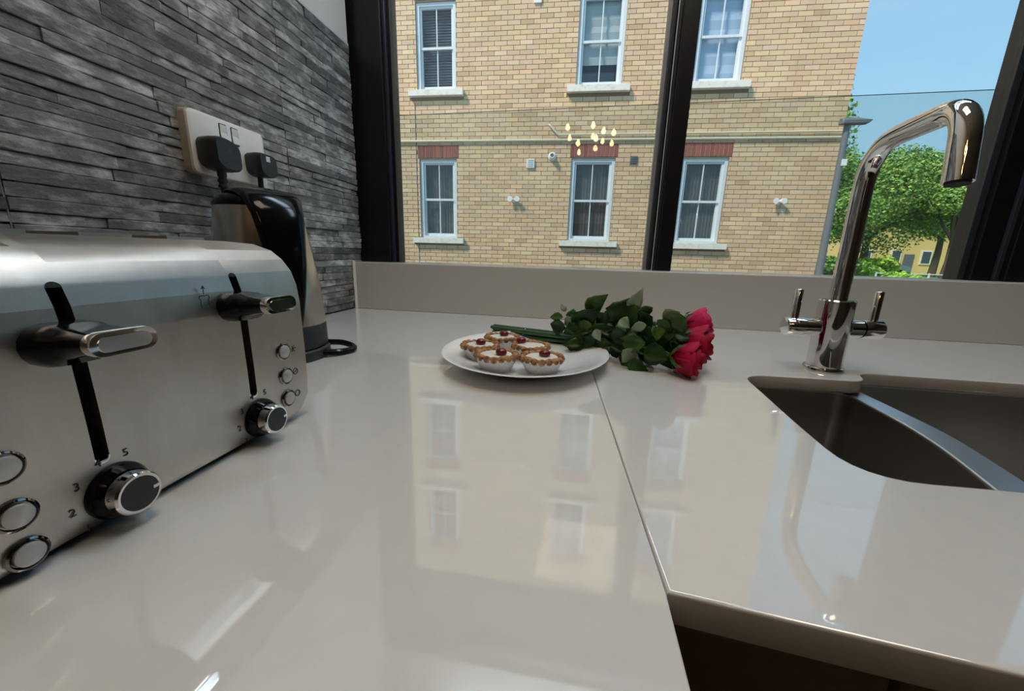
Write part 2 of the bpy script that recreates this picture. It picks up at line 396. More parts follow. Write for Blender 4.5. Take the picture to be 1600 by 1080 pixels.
fr('sash_stile', M_frame2, 5.315, 5.40, 6.77, 7.0, 0.80, 7.5, 0.006)
fr('sash_stile', M_black, 5.40, 5.64, 6.68, 7.0, 0.80, 7.5, 0.006)
fr('sash_stile', M_frame2, 5.64, 5.70, 6.64, 7.0, 0.80, 7.5, 0.006)
fr('jamb', M_black, 5.70, 7.25, 6.57, 7.05, 0.80, 7.9)
fr('head', M_black, -3.36, 5.70, 6.62, 7.05, 7.5, 7.9)
for a, b in ((-3.255, 1.08), (1.405, 5.315)):
    fr('pane', M_glass, a, b, 6.80, 6.83, 0.80, 7.5, 0)
w2 = wn; wn = thing('window_2', (9, 6.6, 0.8), kind='structure')
fr('jamb', M_black, 12.2, 12.6, 6.57, 7.05, 0.80, 7.9)
fr('head', M_black, 7.25, 12.2, 6.62, 7.05, 7.5, 7.9)
fr('pane', M_glass, 7.25, 12.2, 6.80, 6.83, 0.80, 7.5, 0)

# ---------------------------------------------------------------- worktops
xw = -3.87
lc = thing('worktop', (-1.8, 2.5, -0.12), 'long white quartz worktop under the toaster and kettle', 'worktop')
left = [(xw, -9), (0.318, -9), (0.3255, 1.04), (-0.0260, 6.25), (xw, 6.25)]
plate_with_holes('slab', left, [], -0.12, 0, M_quartz, lc, 0.005)
rc = thing('worktop', (3, 2.5, -0.12), 'white quartz worktop with the cut-out around the steel sink', 'worktop')
right = [(0.3305, 1.046), (3.4, 0.74), (9.0, 0.20), (9.0, 6.05), (-0.0210, 6.25)]
hole = rpoly([(1.46, 3.02, 0.9), (1.50, 3.62, 0.22), (2.53, 3.66, 0.14), (2.62, 3.945, 0.20), (5.8, 3.945, 0.4), (5.8, 1.94, 0.5), (2.1, 1.94, 0.3), (1.40, 1.91, 0.50), (1.42, 2.5, 0.3)], 6)
plate_with_holes('slab', right, [hole], -0.12, 0, M_quartz, rc, 0.011)

# sink under the worktop
sk = thing('sink', (3.4, 2.9, -1.2), 'brushed steel undermounted double sink with a curved divider', 'sink')
bl = rpoly([(1.36, 3.2, 0.6), (1.42, 3.76, 0.3), (2.43, 3.76, 0.12), (2.43, 2.9, 0.7), (2.12, 1.84, 0.35), (1.32, 1.82, 0.45)], 7)
br = rpoly([(2.60, 3.3, 0.5), (2.58, 4.06, 0.25), (5.9, 4.06, 0.4), (5.9, 1.82, 0.4), (2.36, 1.82, 0.3), (2.60, 2.9, 0.7)], 7)
plate_with_holes('rim', rrect(1.15, 6.1, 1.6, 4.25, 0.2), [bl, br], -0.175, -0.14, M_sinkrim, sk, 0.010)
def bowl(out, zd, name, m):
    c = Vector((sum(p[0] for p in out)/len(out), sum(p[1] for p in out)/len(out)))
    mb = MB(); rings = []
    for z, s in ((-0.16, 1.0), (-0.2, 0.995), (-0.5, 0.975), (zd+0.18, 0.955), (zd+0.07, 0.925), (zd+0.015, 0.86), (zd, 0.72), (zd-0.02, 0.2)):
        rings.append([(c.x+(x-c.x)*s, c.y+(y-c.y)*s, z) for x, y in out])
    mb.loft(rings, False, True); o = mb.build(name, m, sk, smooth=True, sharp=60)
    mb = MB().lathe([(0.26, 0), (0.26, 0.012), (0.20, 0.014), (0.17, 0.004), (0.03, 0.004)], (c.x, c.y, zd-0.018), 24)
    mb.build('waste', M_chrome, o, smooth=True)
bowl(bl, -1.05, 'bowl', M_sink); bowl(br, -1.25, 'bowl', M_sink)

# cabinets below
cb = thing('base_cabinet', (3.5, 3, FL), 'dark brown base cabinet under the sink worktop', 'cabinet')
def FX(y): return 1.22-0.0975*(y)
def cabbox(mb, x0, x1, y0, y1, z0, z1):
    f = lambda x, y, z: (x, 1.02-0.0975*(x-0.33)+y, z)
    return mb.box(x0, x1, y0, y1, z0, z1, tf=f)
cabbox(MB(), 0.40, 1.02, 0.22, 0.34, FL+0.9, -0.14).build('carcass', M_caba, cb)
cabbox(MB(), 0.40, 8.9, 0.24, 0.36, FL+0.05, -1.4).build('carcass', M_caba, cb)
cabbox(MB(), 0.36, 0.985, 0.10, 0.20, FL+0.9, -0.19).build('door', M_cab, cb, bevel=0.01)
cabbox(MB(), 1.015, 3.6, 0.10, 0.20, FL+0.9, -0.19).build('door', M_cab, cb, bevel=0.01)
cabbox(MB(), 3.63, 6.2, 0.10, 0.20, FL+0.9, -0.19).build('door', M_cab, cb, bevel=0.01)
cabbox(MB(), 6.23, 8.8, 0.10, 0.20, FL+0.9, -0.19).build('door', M_cab, cb, bevel=0.01)
cl = thing('base_cabinet', (-2, -2, FL), 'dark brown base cabinet under the toaster worktop', 'cabinet')
MB().box(-3.8, 0.18, -9, 5.9, FL+0.05, -0.13).build('carcass', M_caba, cl)
for k in range(3):
    MB().box(0.18, 0.26, -8.9+3.3*k, -5.63+3.3*k, FL+0.9, -0.19).build('door', M_cab, cl, bevel=0.01)

# ---------------------------------------------------------------- toaster
to = thing('toaster', (-2.4, 1.27, 0), 'brushed steel four-slice toaster with black levers and two dials', 'toaster')
Y0, Y1 = 0.52, 2.0
prof = [(-1.60, 0.25), (-1.598, 0.40), (-1.60, 0.70), (-1.612, 0.80), (-1.634, 0.875), (-1.672, 0.938), (-1.723, 0.985), (-1.823, 1.018), (-2.0, 1.030), (-2.6, 1.034), (-3.05, 1.03), (-3.22, 1.01), (-3.32, 0.96), (-3.38, 0.88), (-3.40, 0.78), (-3.40, 0.2), (-3.37, 0.09), (-3.28, 0.02), (-1.66, 0.018), (-1.625, 0.03), (-1.606, 0.07), (-1.60, 0.14)]
slotY = (0.955, 1.604); slotW = 0.021
# steel shell with real slots: outer wrap split around the lever slots
mb = MB(); n = len(prof)
ys = sorted([Y0, Y1]+[a+b for a in slotY for b in (-slotW, slotW)])
sz0, sz1 = 0.262, 0.862
prof2 = []
for i in range(n):
    prof2.append(prof[i])
    a, b = prof[i], prof[(i+1) % n]
    for zc in (sz0, sz1):
        if a[0] > -1.75 and (a[1] < zc < b[1]) : prof2.append((a[0]+(b[0]-a[0])*(zc-a[1])/(b[1]-a[1]), zc))
n = len(prof2)
for k in range(len(ys)-1):
    for i in range(n):
        a, b = prof2[i], prof2[(i+1) % n]
        inslot = any(abs((ys[k]+ys[k+1])/2-s) < 0.005 for s in slotY) and a[0] > -1.75 and a[1] >= sz0-1e-6 and b[1] <= sz1+1e-6 and b[1] > a[1]
        if inslot: continue
        mb.add([(a[0], ys[k], a[1]), (b[0], ys[k], b[1]), (b[0], ys[k+1], b[1]), (a[0], ys[k+1], a[1])], [(0, 1, 2, 3)])
def pull(v):
    x, y, z = v
    k = max(0, 1-(z-0.018)/0.17); k = k*k*0.13; k2 = max(0, (z-0.80)/0.23); k = k+k2*k2*0.05
    return (x, y-k if abs(y-Y1) < 1e-6 else (y+k if abs(y-Y0) < 1e-6 else y), z)
mb.v = [pull(v) for v in mb.v]
mb.add([pull((x, Y0, z)) for x, z in prof2], [tuple(range(n))]); mb.add([pull((x, Y1, z)) for x, z in prof2], [tuple(range(n))[::-1]])
o = mb.build('shell', M_steel, to, smooth=True, sharp=50)
bm = bmesh.new(); bm.from_mesh(o.data); bmesh.ops.remove_doubles(bm, verts=bm.verts, dist=1e-5); bm.to_mesh(o.data); bm.free()
o.data.shade_smooth(); o.data.set_sharp_from_angle(angle=math.radians(50))
MB().box(-3.3, -1.72, Y0+0.15, Y1-0.18, 0.0, 0.03).build('base', M_plasticm, to)
for yy in (Y0+0.12, Y1-0.2):
    for xx in (-1.85, -3.2): MB().lathe([(0.06, 0), (0.06, 0.05)], (xx, yy, 0), 12).build('foot', M_plasticm, to)
# bread slots in the top
for k in range(4):
    yc = 0.72+0.36*k
    mb = MB().box(-3.05, -2.12, yc-0.075, yc+0.075, 1.022, 1.0375); mb.build('bread_slot', M_slot, to)
    fr_ = MB()
    fr_.box(-3.09, -2.08, yc-0.10, yc-0.075, 1.028, 1.046); fr_.box(-3.09, -2.08, yc+0.075, yc+0.10, 1.028, 1.046)
    fr_.box(-3.09, -3.05, yc-0.075, yc+0.075, 1.028, 1.046); fr_.box(-2.12, -2.08, yc-0.075, yc+0.075, 1.028, 1.046)
    fr_.build('slot_rim', M_steeldk, to)
def stadium(cy, cz, w, h, n=8):
    r = h/2; return [(cy+w/2-r+r*math.cos(a), cz+r*math.sin(a)) for a in [(-90+180*i/n)*PI/180 for i in range(n+1)]]+[(cy-w/2+r+r*math.cos(a), cz+r*math.sin(a)) for a in [(90+180*i/n)*PI/180 for i in range(n+1)]]
for sY in slotY:
    MB().box(-1.72, -1.675, sY-0.05, sY+0.05, 0.25, 0.865).build('slot_back', M_slot, to)
    pe = [p for p in prof2 if p[0] > -1.75 and sz0-1e-6 <= p[1] <= sz1+1e-6]; pe.sort(key=lambda p: p[1])
    mb = MB()
    for a, b in zip(pe, pe[1:]):
        for yy in (sY+slotW, sY-slotW): mb.add([(a[0]-0.0005, yy, a[1]), (b[0]-0.0005, yy, b[1]), (b[0]-0.06, yy, b[1]), (a[0]-0.06, yy, a[1])], [(0, 1, 2, 3)])
    mb.build('slot_edge', M_slotedge, to)
    def onp(y_, z_):
        for a, b in zip(prof, prof[1:]):
            if a[0] > -1.75 and a[1] <= z_ <= b[1]: return (a[0]+(b[0]-a[0])*(z_-a[1])/(b[1]-a[1])+0.0012, y_, z_)
        return (-1.60, y_, z_)
    MB().add([onp(sY+slotW*math.cos(t), sz1-0.001+slotW*0.9*math.sin(t)) for t in [PI*k/8 for k in range(9)]], [tuple(range(9))]).build('slot_end', M_slot, to)
    MB().tube([(-1.603, sY+slotW*math.cos(t), sz0+0.012-slotW*math.sin(t)) for t in [PI*k/8 for k in range(9)]], 0.0045, 6).build('slot_edge', M_chrome, to, smooth=True)
    # lever: wide black root against the steel, neck, chrome-tipped pad
    zc = 0.695 if sY < 1.2 else 0.730
    mb = MB(); rings = []
    for x, w_, h_, dz, dy in ((-1.605, 0.215, 0.135, -0.004, -0.005), (-1.570, 0.215, 0.135, -0.004, -0.005), (-1.535, 0.205, 0.125, -0.002, -0.003), (-1.515, 0.185, 0.095, 0.004, 0), (-1.46, 0.168, 0.078, 0.008, 0), (-1.40, 0.172, 0.066, 0.012, 0), (-1.385, 0.176, 0.068, 0.014, 0)):
        rings.append([(x, a, b) for a, b in stadium(sY-0.02+dy, zc+dz, w_, h_, 8)])
    mb.loft(rings); lv = mb.build('lever', M_plastic, to, smooth=True, sharp=50)
    mb = MB(); rings = []
    for x, w_, h_ in ((-1.395, 0.186, 0.074), (-1.372, 0.192, 0.078), (-1.362, 0.186, 0.072)): rings.append([(x, a, b) for a, b in stadium(sY-0.02, zc+0.014, w_, h_, 8)])
    mb.loft(rings); mb.build('lever_tip', M_chrome, lv, smooth=True, sharp=60, label='chrome tip')
    MB().loft([[(x, a, b) for a, b in stadium(sY-0.02, zc+0.014, w_, 0.046, 8)] for x, w_ in ((-1.362, 0.150), (-1.3585, 0.146))]).build('tip_inlay', M_inlay if sY < 1.2 else M_inlayd, lv)
    # browning dial
    dy_ = sY+0.022; dz_ = 0.132
    dial = MB().lathe([(0.100, 0), (0.100, 0.012), (0.092, 0.030), (0.082, 0.05)], (-1.602, dy_, dz_), 36, 'x').build('dial', M_plastic, to, smooth=True)
    MB().lathe([(0.076, 0.0), (0.078, 0.035), (0.076, 0.062), (0.070, 0.069), (0.060, 0.069)], (-1.57, dy_, dz_), 36, 'x').build('dial_ring', M_chrome, dial, smooth=True, label='chrome ring')
    MB().lathe([(0.061, 0.0), (0.061, 0.004)], (-1.503, dy_, dz_), 36, 'x').build('dial_cap', M_plasticm, dial)
    MB().box(-1.500, -1.496, dy_+0.040, dy_+0.062, dz_-0.006, dz_+0.006).build('dial_pointer', M_chrome, dial)
    for k, ch in enumerate('12345'):
        a = math.radians(218-k*37)
        tcu = bpy.data.curves.new('dial_number', 'FONT'); tcu.body = ch; tcu.size = 0.040*S; tcu.align_x = 'CENTER'; tcu.align_y = 'CENTER'; tcu.extrude = 0.0001
        tcu.materials.append(M_print)
        tmp = bpy.data.objects.new('tmp', tcu); COL.objects.link(tmp)
        me_ = bpy.data.meshes.new_from_object(tmp.evaluated_get(bpy.context.evaluated_depsgraph_get())); bpy.data.objects.remove(tmp)
        to_ = bpy.data.objects.new('dial_number', me_); COL.objects.link(to_); to_.parent = to
        to_.location = (Vector((-1.5975, dy_+0.132*math.cos(a), dz_+0.132*math.sin(a)))-Vector(to['o']))*S
        to_.rotation_euler = (PI/2, 0, PI/2)
    # bread-and-arrow mark
    q = sY-0.185; zq = zc+0.045; mk = MB()
    def seg(a, b, r=0.0022): mk.tube([(-1.5985, a[0], a[1]), (-1.5985, b[0], b[1])], r, 4)
    pts = [(q-0.018, zq), (q-0.018, zq-0.035), (q+0.018, zq-0.035), (q+0.018, zq), (q+0.024, zq+0.006), (q+0.020, zq+0.016), (q-0.020, zq+0.016), (q-0.024, zq+0.006)]
    for i in range(8): seg(pts[i], pts[(i+1) % 8])
    seg((q, zq+0.022), (q, zq+0.055)); seg((q-0.008, zq+0.045), (q, zq+0.058)); seg((q+0.008, zq+0.045), (q, zq+0.058))
    mk.build('eject_mark', M_print, to)
for by, side in ((0.727, -1), (1.826, 1)):
    for k, bz in enumerate(((0.365, 0.210, 0.078) if side < 0 else (0.440, 0.298, 0.165))):
        bt = MB().lathe([(0.050, 0), (0.050, 0.010), (0.044, 0.014), (0.040, 0.006)], (-1.602, by, bz), 28, 'x', capt=False).build('button', M_chromed, to, smooth=True)
        MB().lathe([(0.036, 0.0), (0.036, 0.016), (0.030, 0.020), (0.0, 0.021)], (-1.60, by, bz), 28, 'x').build('button_cap', M_button, bt, smooth=True, label='pale grey cap')
        mk = MB()
        def seg(a, b, r=0.0025): mk.tube([(-1.5985, a[0], a[1]), (-1.5985, b[0], b[1])], r, 4)
        cy = by+0.078*side; ring = [(cy+0.018*math.cos(i*PI/6), bz+0.004+0.018*math.sin(i*PI/6)) for i in range(12)]
        if k == 0:
            for i in range(3): seg((cy+0.02*math.cos(i*PI/3), bz+0.02*math.sin(i*PI/3)), (cy-0.02*math.cos(i*PI/3), bz-0.02*math.sin(i*PI/3)))
        else:
            for i in range(12): seg(ring[i], ring[(i+1) % 12])
            if k == 1: seg(ring[1], ring[7])
        mk.build('button_mark', M_print, to)

# ---------------------------------------------------------------- kettle
KX, KY = -2.80, 3.12
kt = thing('kettle', (KX, KY, 0), 'steel and black cordless kettle behind the toaster', 'kettle')
MB().lathe([(0.47, 0), (0.475, 0.02), (0.47, 0.085), (0.45, 0.10)], (KX, KY, 0), 48).build('power_base', M_plasticm, kt, smooth=True)
MB().lathe([(0.44, 0.10), (0.455, 0.115), (0.452, 0.31), (0.445, 0.32)], (KX, KY, 0), 48).build('lower_band', M_plasticm, kt, smooth=True)
MB().lathe([(0.447, 0.32), (0.44, 0.45), (0.425, 0.66), (0.39, 0.95), (0.355, 1.18), (0.33, 1.34), (0.30, 1.35)], (KX, KY, 0), 64).build('body', M_kett, kt, smooth=True)
MB().lathe([(0.335, 1.33), (0.337, 1.352), (0.315, 1.395), (0.25, 1.435), (0.15, 1.455), (0.02, 1.46)], (KX, KY, 0), 48).build('lid', M_plastic, kt, smooth=True)
ang = math.atan2(-KY, -KX)+math.radians(20)       # towards the viewer's right
hd = Vector((math.cos(ang), math.sin(ang), 0)); tn_ = Vector((-hd.y, hd.x, 0))
hp = [(-0.10, 1.43, 0.25, 0.02), (0.06, 1.45, 0.25, 0.03), (0.20, 1.435, 0.24, 0.04), (0.31, 1.38, 0.225, 0.05), (0.38, 1.26, 0.20, 0.06), (0.42, 1.08, 0.175, 0.06), (0.45, 0.86, 0.15, 0.055), (0.465, 0.64, 0.12, 0.045), (0.465, 0.46, 0.09, 0.035), (0.455, 0.30, 0.06, 0.02)]
rings = []
for i, (r, z, wd, th) in enumerate(hp):
    a = hp[max(i-1, 0)]; b = hp[min(i+1, len(hp)-1)]
    t = Vector((b[0]-a[0], b[1]-a[1])).normalized(); nr = Vector((-t.y, t.x))
    nrm = hd*nr.x+Vector((0, 0, 1))*nr.y
    c = Vector((KX, KY, 0))+hd*r+Vector((0, 0, z))
    rings.append([c+tn_*wd*math.copysign(abs(math.cos(q*PI/8))**0.7, math.cos(q*PI/8))+nrm*th*math.copysign(abs(math.sin(q*PI/8))**0.7, math.sin(q*PI/8)) for q in range(16)])
MB().loft(rings).build('handle', M_plastic, kt, smooth=True, sharp=70)
ltc = Vector((KX, KY, 1.445))+hd*0.10
MB().loft([[ltc+hd*(a*0.8)+tn_*b+Vector((0, 0, z)) for a, b in arc(0, 0, r, 0, 345, 15)] for z, r in ((0, 0.12), (0.035, 0.11), (0.045, 0.07))]).build('lid_button', M_plastic, kt, smooth=True)
cord = smooth_path([(-2.50, 3.36, 0.10), (-2.36, 3.52, 0.07), (-2.25, 3.53, 0.035), (-2.19, 3.45, 0.030), (-2.22, 3.30, 0.030), (-2.36, 3.16, 0.05)], 0.12, 5)
MB().tube(cord, 0.030, 8).build('power_cord', M_plastic, kt, smooth=True)

# ---------------------------------------------------------------- socket and plugs
so_ = thing('power_socket', (-3.84, 3.9, 2.0), 'white double wall socket with two switches on the tiles', 'socket')
rr_ = rrect(3.44, 4.36, 1.70, 2.285, 0.05, 4)
MB().loft([[(-3.86, y, z) for y, z in rr_], [(-3.775, y, z) for y, z in rr_]]).build('back_box', M_socketside, so_, smooth=True)
rr2 = rrect(3.445, 4.355, 1.705, 2.28, 0.06, 4); cyz = (3.9, 1.99)
MB().loft([[(-3.775, y, z) for y, z in rr2], [(-3.752, y, z) for y, z in rr2], [(-3.742, cyz[0]+(y-cyz[0])*0.96, cyz[1]+(z-cyz[1])*0.94) for y, z in rr2]]).build('faceplate', M_socket, so_, smooth=True, sharp=50)
for yy in (3.815, 3.955):
    MB().loft([[(-3.745, y, z) for y, z in rrect(yy-0.045, yy+0.045, 2.06, 2.235, 0.01)], [(-3.738, y, z) for y, z in rrect(yy-0.045, yy+0.045, 2.06, 2.235, 0.01)]]).build('switch_surround', M_slot, so_)
    sw = MB(); sw.add([(x, y, z) for y in (yy-0.038, yy+0.038) for x, z in ((-3.75, 2.068), (-3.722, 2.075), (-3.735, 2.15), (-3.728, 2.225), (-3.75, 2.23))], [(0, 1, 2, 3, 4), (9, 8, 7, 6, 5), (0, 5, 6, 1), (1, 6, 7, 2), (2, 7, 8, 3), (3, 8, 9, 4)])
    sw.build('switch', M_socket, so_)
def plug(yc, zc, w, h, dep, label, sticker, poly):
    p = thing('power_plug', (-3.74, yc, zc), label, 'plug')
    rings = [[(x, yc+a*w*s, zc+b*h*s) for a, b in poly] for x, s in ((-3.742, 0.90), (-3.72, 0.97), (-3.742+dep*0.55, 1.0), (-3.742+dep*0.9, 0.97), (-3.742+dep, 0.90))]
    MB().loft(rings).build('plug_body', M_plasticm, p, smooth=True, sharp=55)
    for k in range(4):
        MB().box(-3.742+dep-0.001, -3.742+dep+0.002, yc-w*0.25, yc+w*0.28, zc-h*(0.22+k*0.13), zc-h*(0.20+k*0.13)).build('grip_line', M_plugprint, p)
    if sticker: MB().box(-3.742+dep-0.001, -3.742+dep+0.003, yc-w*0.30, yc+w*0.10, zc+h*0.28, zc+h*0.70).build('sticker', M_label, p, label='white sticker')
    else: MB().lathe([(0.014, 0), (0.014, 0.003)], (-3.742+dep-0.001, yc, zc+0.03), 10, 'x').build('screw', M_plugprint, p)
    return p
polyA = rpoly([(-1, -0.62, 0.5), (-1, 0.95, 0.6), (-0.2, 1.05, 0.5), (1, 0.75, 0.7), (1.0, -0.95, 0.4), (0.3, -1.05, 0.3), (-0.5, -1.0, 0.4)], 4)
polyB = rpoly([(-0.9, -0.7, 0.4), (-1, 0.95, 0.4), (0.95, 0.95, 0.6), (0.95, -0.9, 0.4), (-0.3, -1.0, 0.3)], 4)
pa = plug(3.62, 1.895, 0.150, 0.150, 0.235, 'larger black plug on the left side of the double socket', False, polyA)
cA = [(-3.62, 3.60, 1.78), (-3.60, 3.60, 1.60), (-3.60, 3.60, 1.30), (-3.62, 3.55, 0.6), (-3.66, 3.4, 0.05), (-3.60, 2.6, 0.035)]
MB().tube(smooth_path(cA, 0.2), 0.032, 8).build('cord', M_plasticm, pa, smooth=True)
MB().lathe([(0.045, 0), (0.045, 0.02), (0.036, 0.03), (0.036, 0.045), (0.045, 0.055), (0.045, 0.075), (0.035, 0.085), (0.035, 0.10), (0.042, 0.11), (0.042, 0.19), (0.05, 0.2)], (-3.61, 3.60, 1.58), 12).build('strain_relief', M_plasticm, pa, smooth=True)
pb = plug(4.17, 1.905, 0.135, 0.130, 0.20, 'smaller black plug with a white sticker on the socket', True, polyB)
cB = [(-3.66, 4.15, 1.80), (-3.66, 4.14, 1.55), (-3.68, 4.13, 1.2), (-3.70, 4.1, 0.3), (-3.62, 3.9, 0.035), (-3.2, 3.55, 0.035)]
MB().tube(smooth_path(cB, 0.2), 0.028, 8).build('cord', M_plasticm, pb, smooth=True)

# ---------------------------------------------------------------- tap
TX, TY = 2.372, 4.02
tp = thing('mixer_tap', (TX, TY, 0), 'polished chrome mixer tap with two lever handles', 'tap')
MB().lathe([(0.163, 0), (0.163, 0.022), (0.156, 0.032), (0.14, 0.036)], (TX, TY, 0), 48).build('flange', M_chrome, tp, smooth=True)
MB().lathe([(0.142, 0.03), (0.142, 0.655), (0.134, 0.665), (0.06, 0.667)], (TX, TY, 0), 48).build('body', M_chrome, tp, smooth=True)
sp_ = smooth_path([(TX, TY, 0.62), (2.373, 4.015, 1.2), (2.372, 4.015, 1.965), (2.286, 3.058, 1.965), (2.275, 2.985, 1.50)], [0.01, 0.36, 0.20], 10)
rs = [0.074]*len(sp_)
MB().tube(sp_, rs, 28).build('spout', M_chrome, tp, smooth=True, sharp=60)
MB().tube([Vector((2.275, 2.984, 1.502)), Vector((2.2745, 2.982, 1.488))], [0.062, 0.058], 20).build('aerator', M_slot, tp, smooth=True)
hdir = Vector((1, 0.03, 0)).normalized()
for sgn in (-1, 1):
    a = Vector((TX, TY, 0.40)); b = a+hdir*sgn*0.41
    hb = MB().tube([a+hdir*sgn*0.13, a+hdir*sgn*0.24], 0.080, 28).build('valve_neck', M_chrome, tp, smooth=True)
    h1 = MB().tube([a+hdir*sgn*0.246, b-hdir*sgn*0.006, b], [0.086, 0.086, 0.079], 28).build('handle', M_chrome, tp, smooth=True, sharp=50)
    l0 = a+hdir*sgn*0.335
    MB().tube([l0+Vector((0, 0, 0.08)), l0+Vector((0.0, 0.0, 0.345)), l0+Vector((0, 0, 0.352))], [0.034, 0.034, 0.028], 16).build('lever', M_chrome, h1, smooth=True, sharp=50)

# ---------------------------------------------------------------- plate and tarts
PX, PY = -0.455, 3.49
pl = MB().lathe([(0.02, 0.022), (0.42, 0.022), (0.44, 0.0), (0.46, 0.0), (0.50, 0.022), (0.62, 0.06), (0.74, 0.105), (0.80, 0.128), (0.806, 0.136), (0.796, 0.138), (0.72, 0.112), (0.60, 0.074), (0.50, 0.046), (0.40, 0.038), (0.02, 0.036)], (PX, PY, 0), 72, capb=True, capt=True, sx=0.955, sy=1.07).build('dinner_plate', M_china, loc=(PX, PY, 0), smooth=True, sharp=60)
tag(pl, 'white china plate holding five iced tarts', 'plate')
def tart(x, y, z, r, cher, label, sc=1.0, tilt=0, first=False):
    t = thing('iced_tart', (x, y, z), label, 'tart', 'iced tarts on the plate')
    nf = 36; rings = []
    for k, (rr0, h) in enumerate(((0.66, 0.0), (0.80, 0.07), (0.96, 0.15), (1.0, 0.165))):
        rings.append([(x+r*rr0*(1+(0.018 if q % 2 else -0.018))*math.cos(q*PI/nf), y+r*rr0*(1+(0.018 if q % 2 else -0.018))*math.sin(q*PI/nf), z+h*sc) for q in range(2*nf)])
    MB().loft(rings, True, False).build('paper_case', M_foil, t)
    # crimped pastry rim
    nl = 17; mb = MB(); R0 = r*0.84; tt = r*0.155; NN = nl*6; rings = []
    for q in range(NN):
        a = q*2*PI/NN; lobe = 0.5+0.5*math.cos(a*nl); rad = tt*(0.80+0.34*lobe); ring = []
        for k in range(8):
            b = k*PI/4; rr1 = R0+rad*1.05*math.cos(b)+tt*0.20*lobe
            ring.append((x+rr1*math.cos(a), y+rr1*math.sin(a), z+0.165*sc+rad*0.95*math.sin(b)+0.004*math.sin(a*5)))
        rings.append(ring)
    rings.append(rings[0]); mb.loft(rings, False, False)
    mb.lathe([(r*0.80, 0.12*sc), (r*0.80, 0.165*sc)], (x, y, z), 24)
    mb.build('pastry_rim', M_pastry, t, smooth=True, sharp=80)
    MB().lathe([(r*0.80, 0.14*sc), (r*0.76, 0.176*sc), (r*0.5, 0.185*sc), (r*0.02, 0.188*sc)], (x, y, z), 28).build('icing', M_icing, t, smooth=True)
    cx, cy = x+cher[0]*r, y+cher[1]*r; s_ = r*0.26
    MB().lathe([(s_*0.6, 0), (s_*1.0, s_*0.35), (s_*0.95, s_*0.8), (s_*0.55, s_*1.15), (s_*0.1, s_*1.2)], (cx, cy, z+0.180*sc), 14).build('cherry', M_cherry, t, smooth=True, sharp=80)
    return t
ZP = 0.040
tart(-0.867, 3.385, ZP+0.006, 0.180, (0.05, -0.05), 'leftmost iced tart on the plate, cherry near its middle', 0.72)
tart(-0.742, 3.80, ZP+0.004, 0.180, (0.1, 0.1), 'iced tart furthest back on the plate', 0.72)
tart(-0.406, 3.51, ZP, 0.182, (-0.55, 0.35), 'iced tart at the right rear with a cherry at its back edge', 0.72)
tart(-0.640, 3.045, ZP+0.016, 0.184, (0.25, -0.15), 'front left iced tart with a dark cherry right of centre', 0.72)
tart(-0.262, 3.085, ZP+0.010, 0.184, (0.12, 0.0), 'front right iced tart, nearest the bare side of the plate', 0.72)

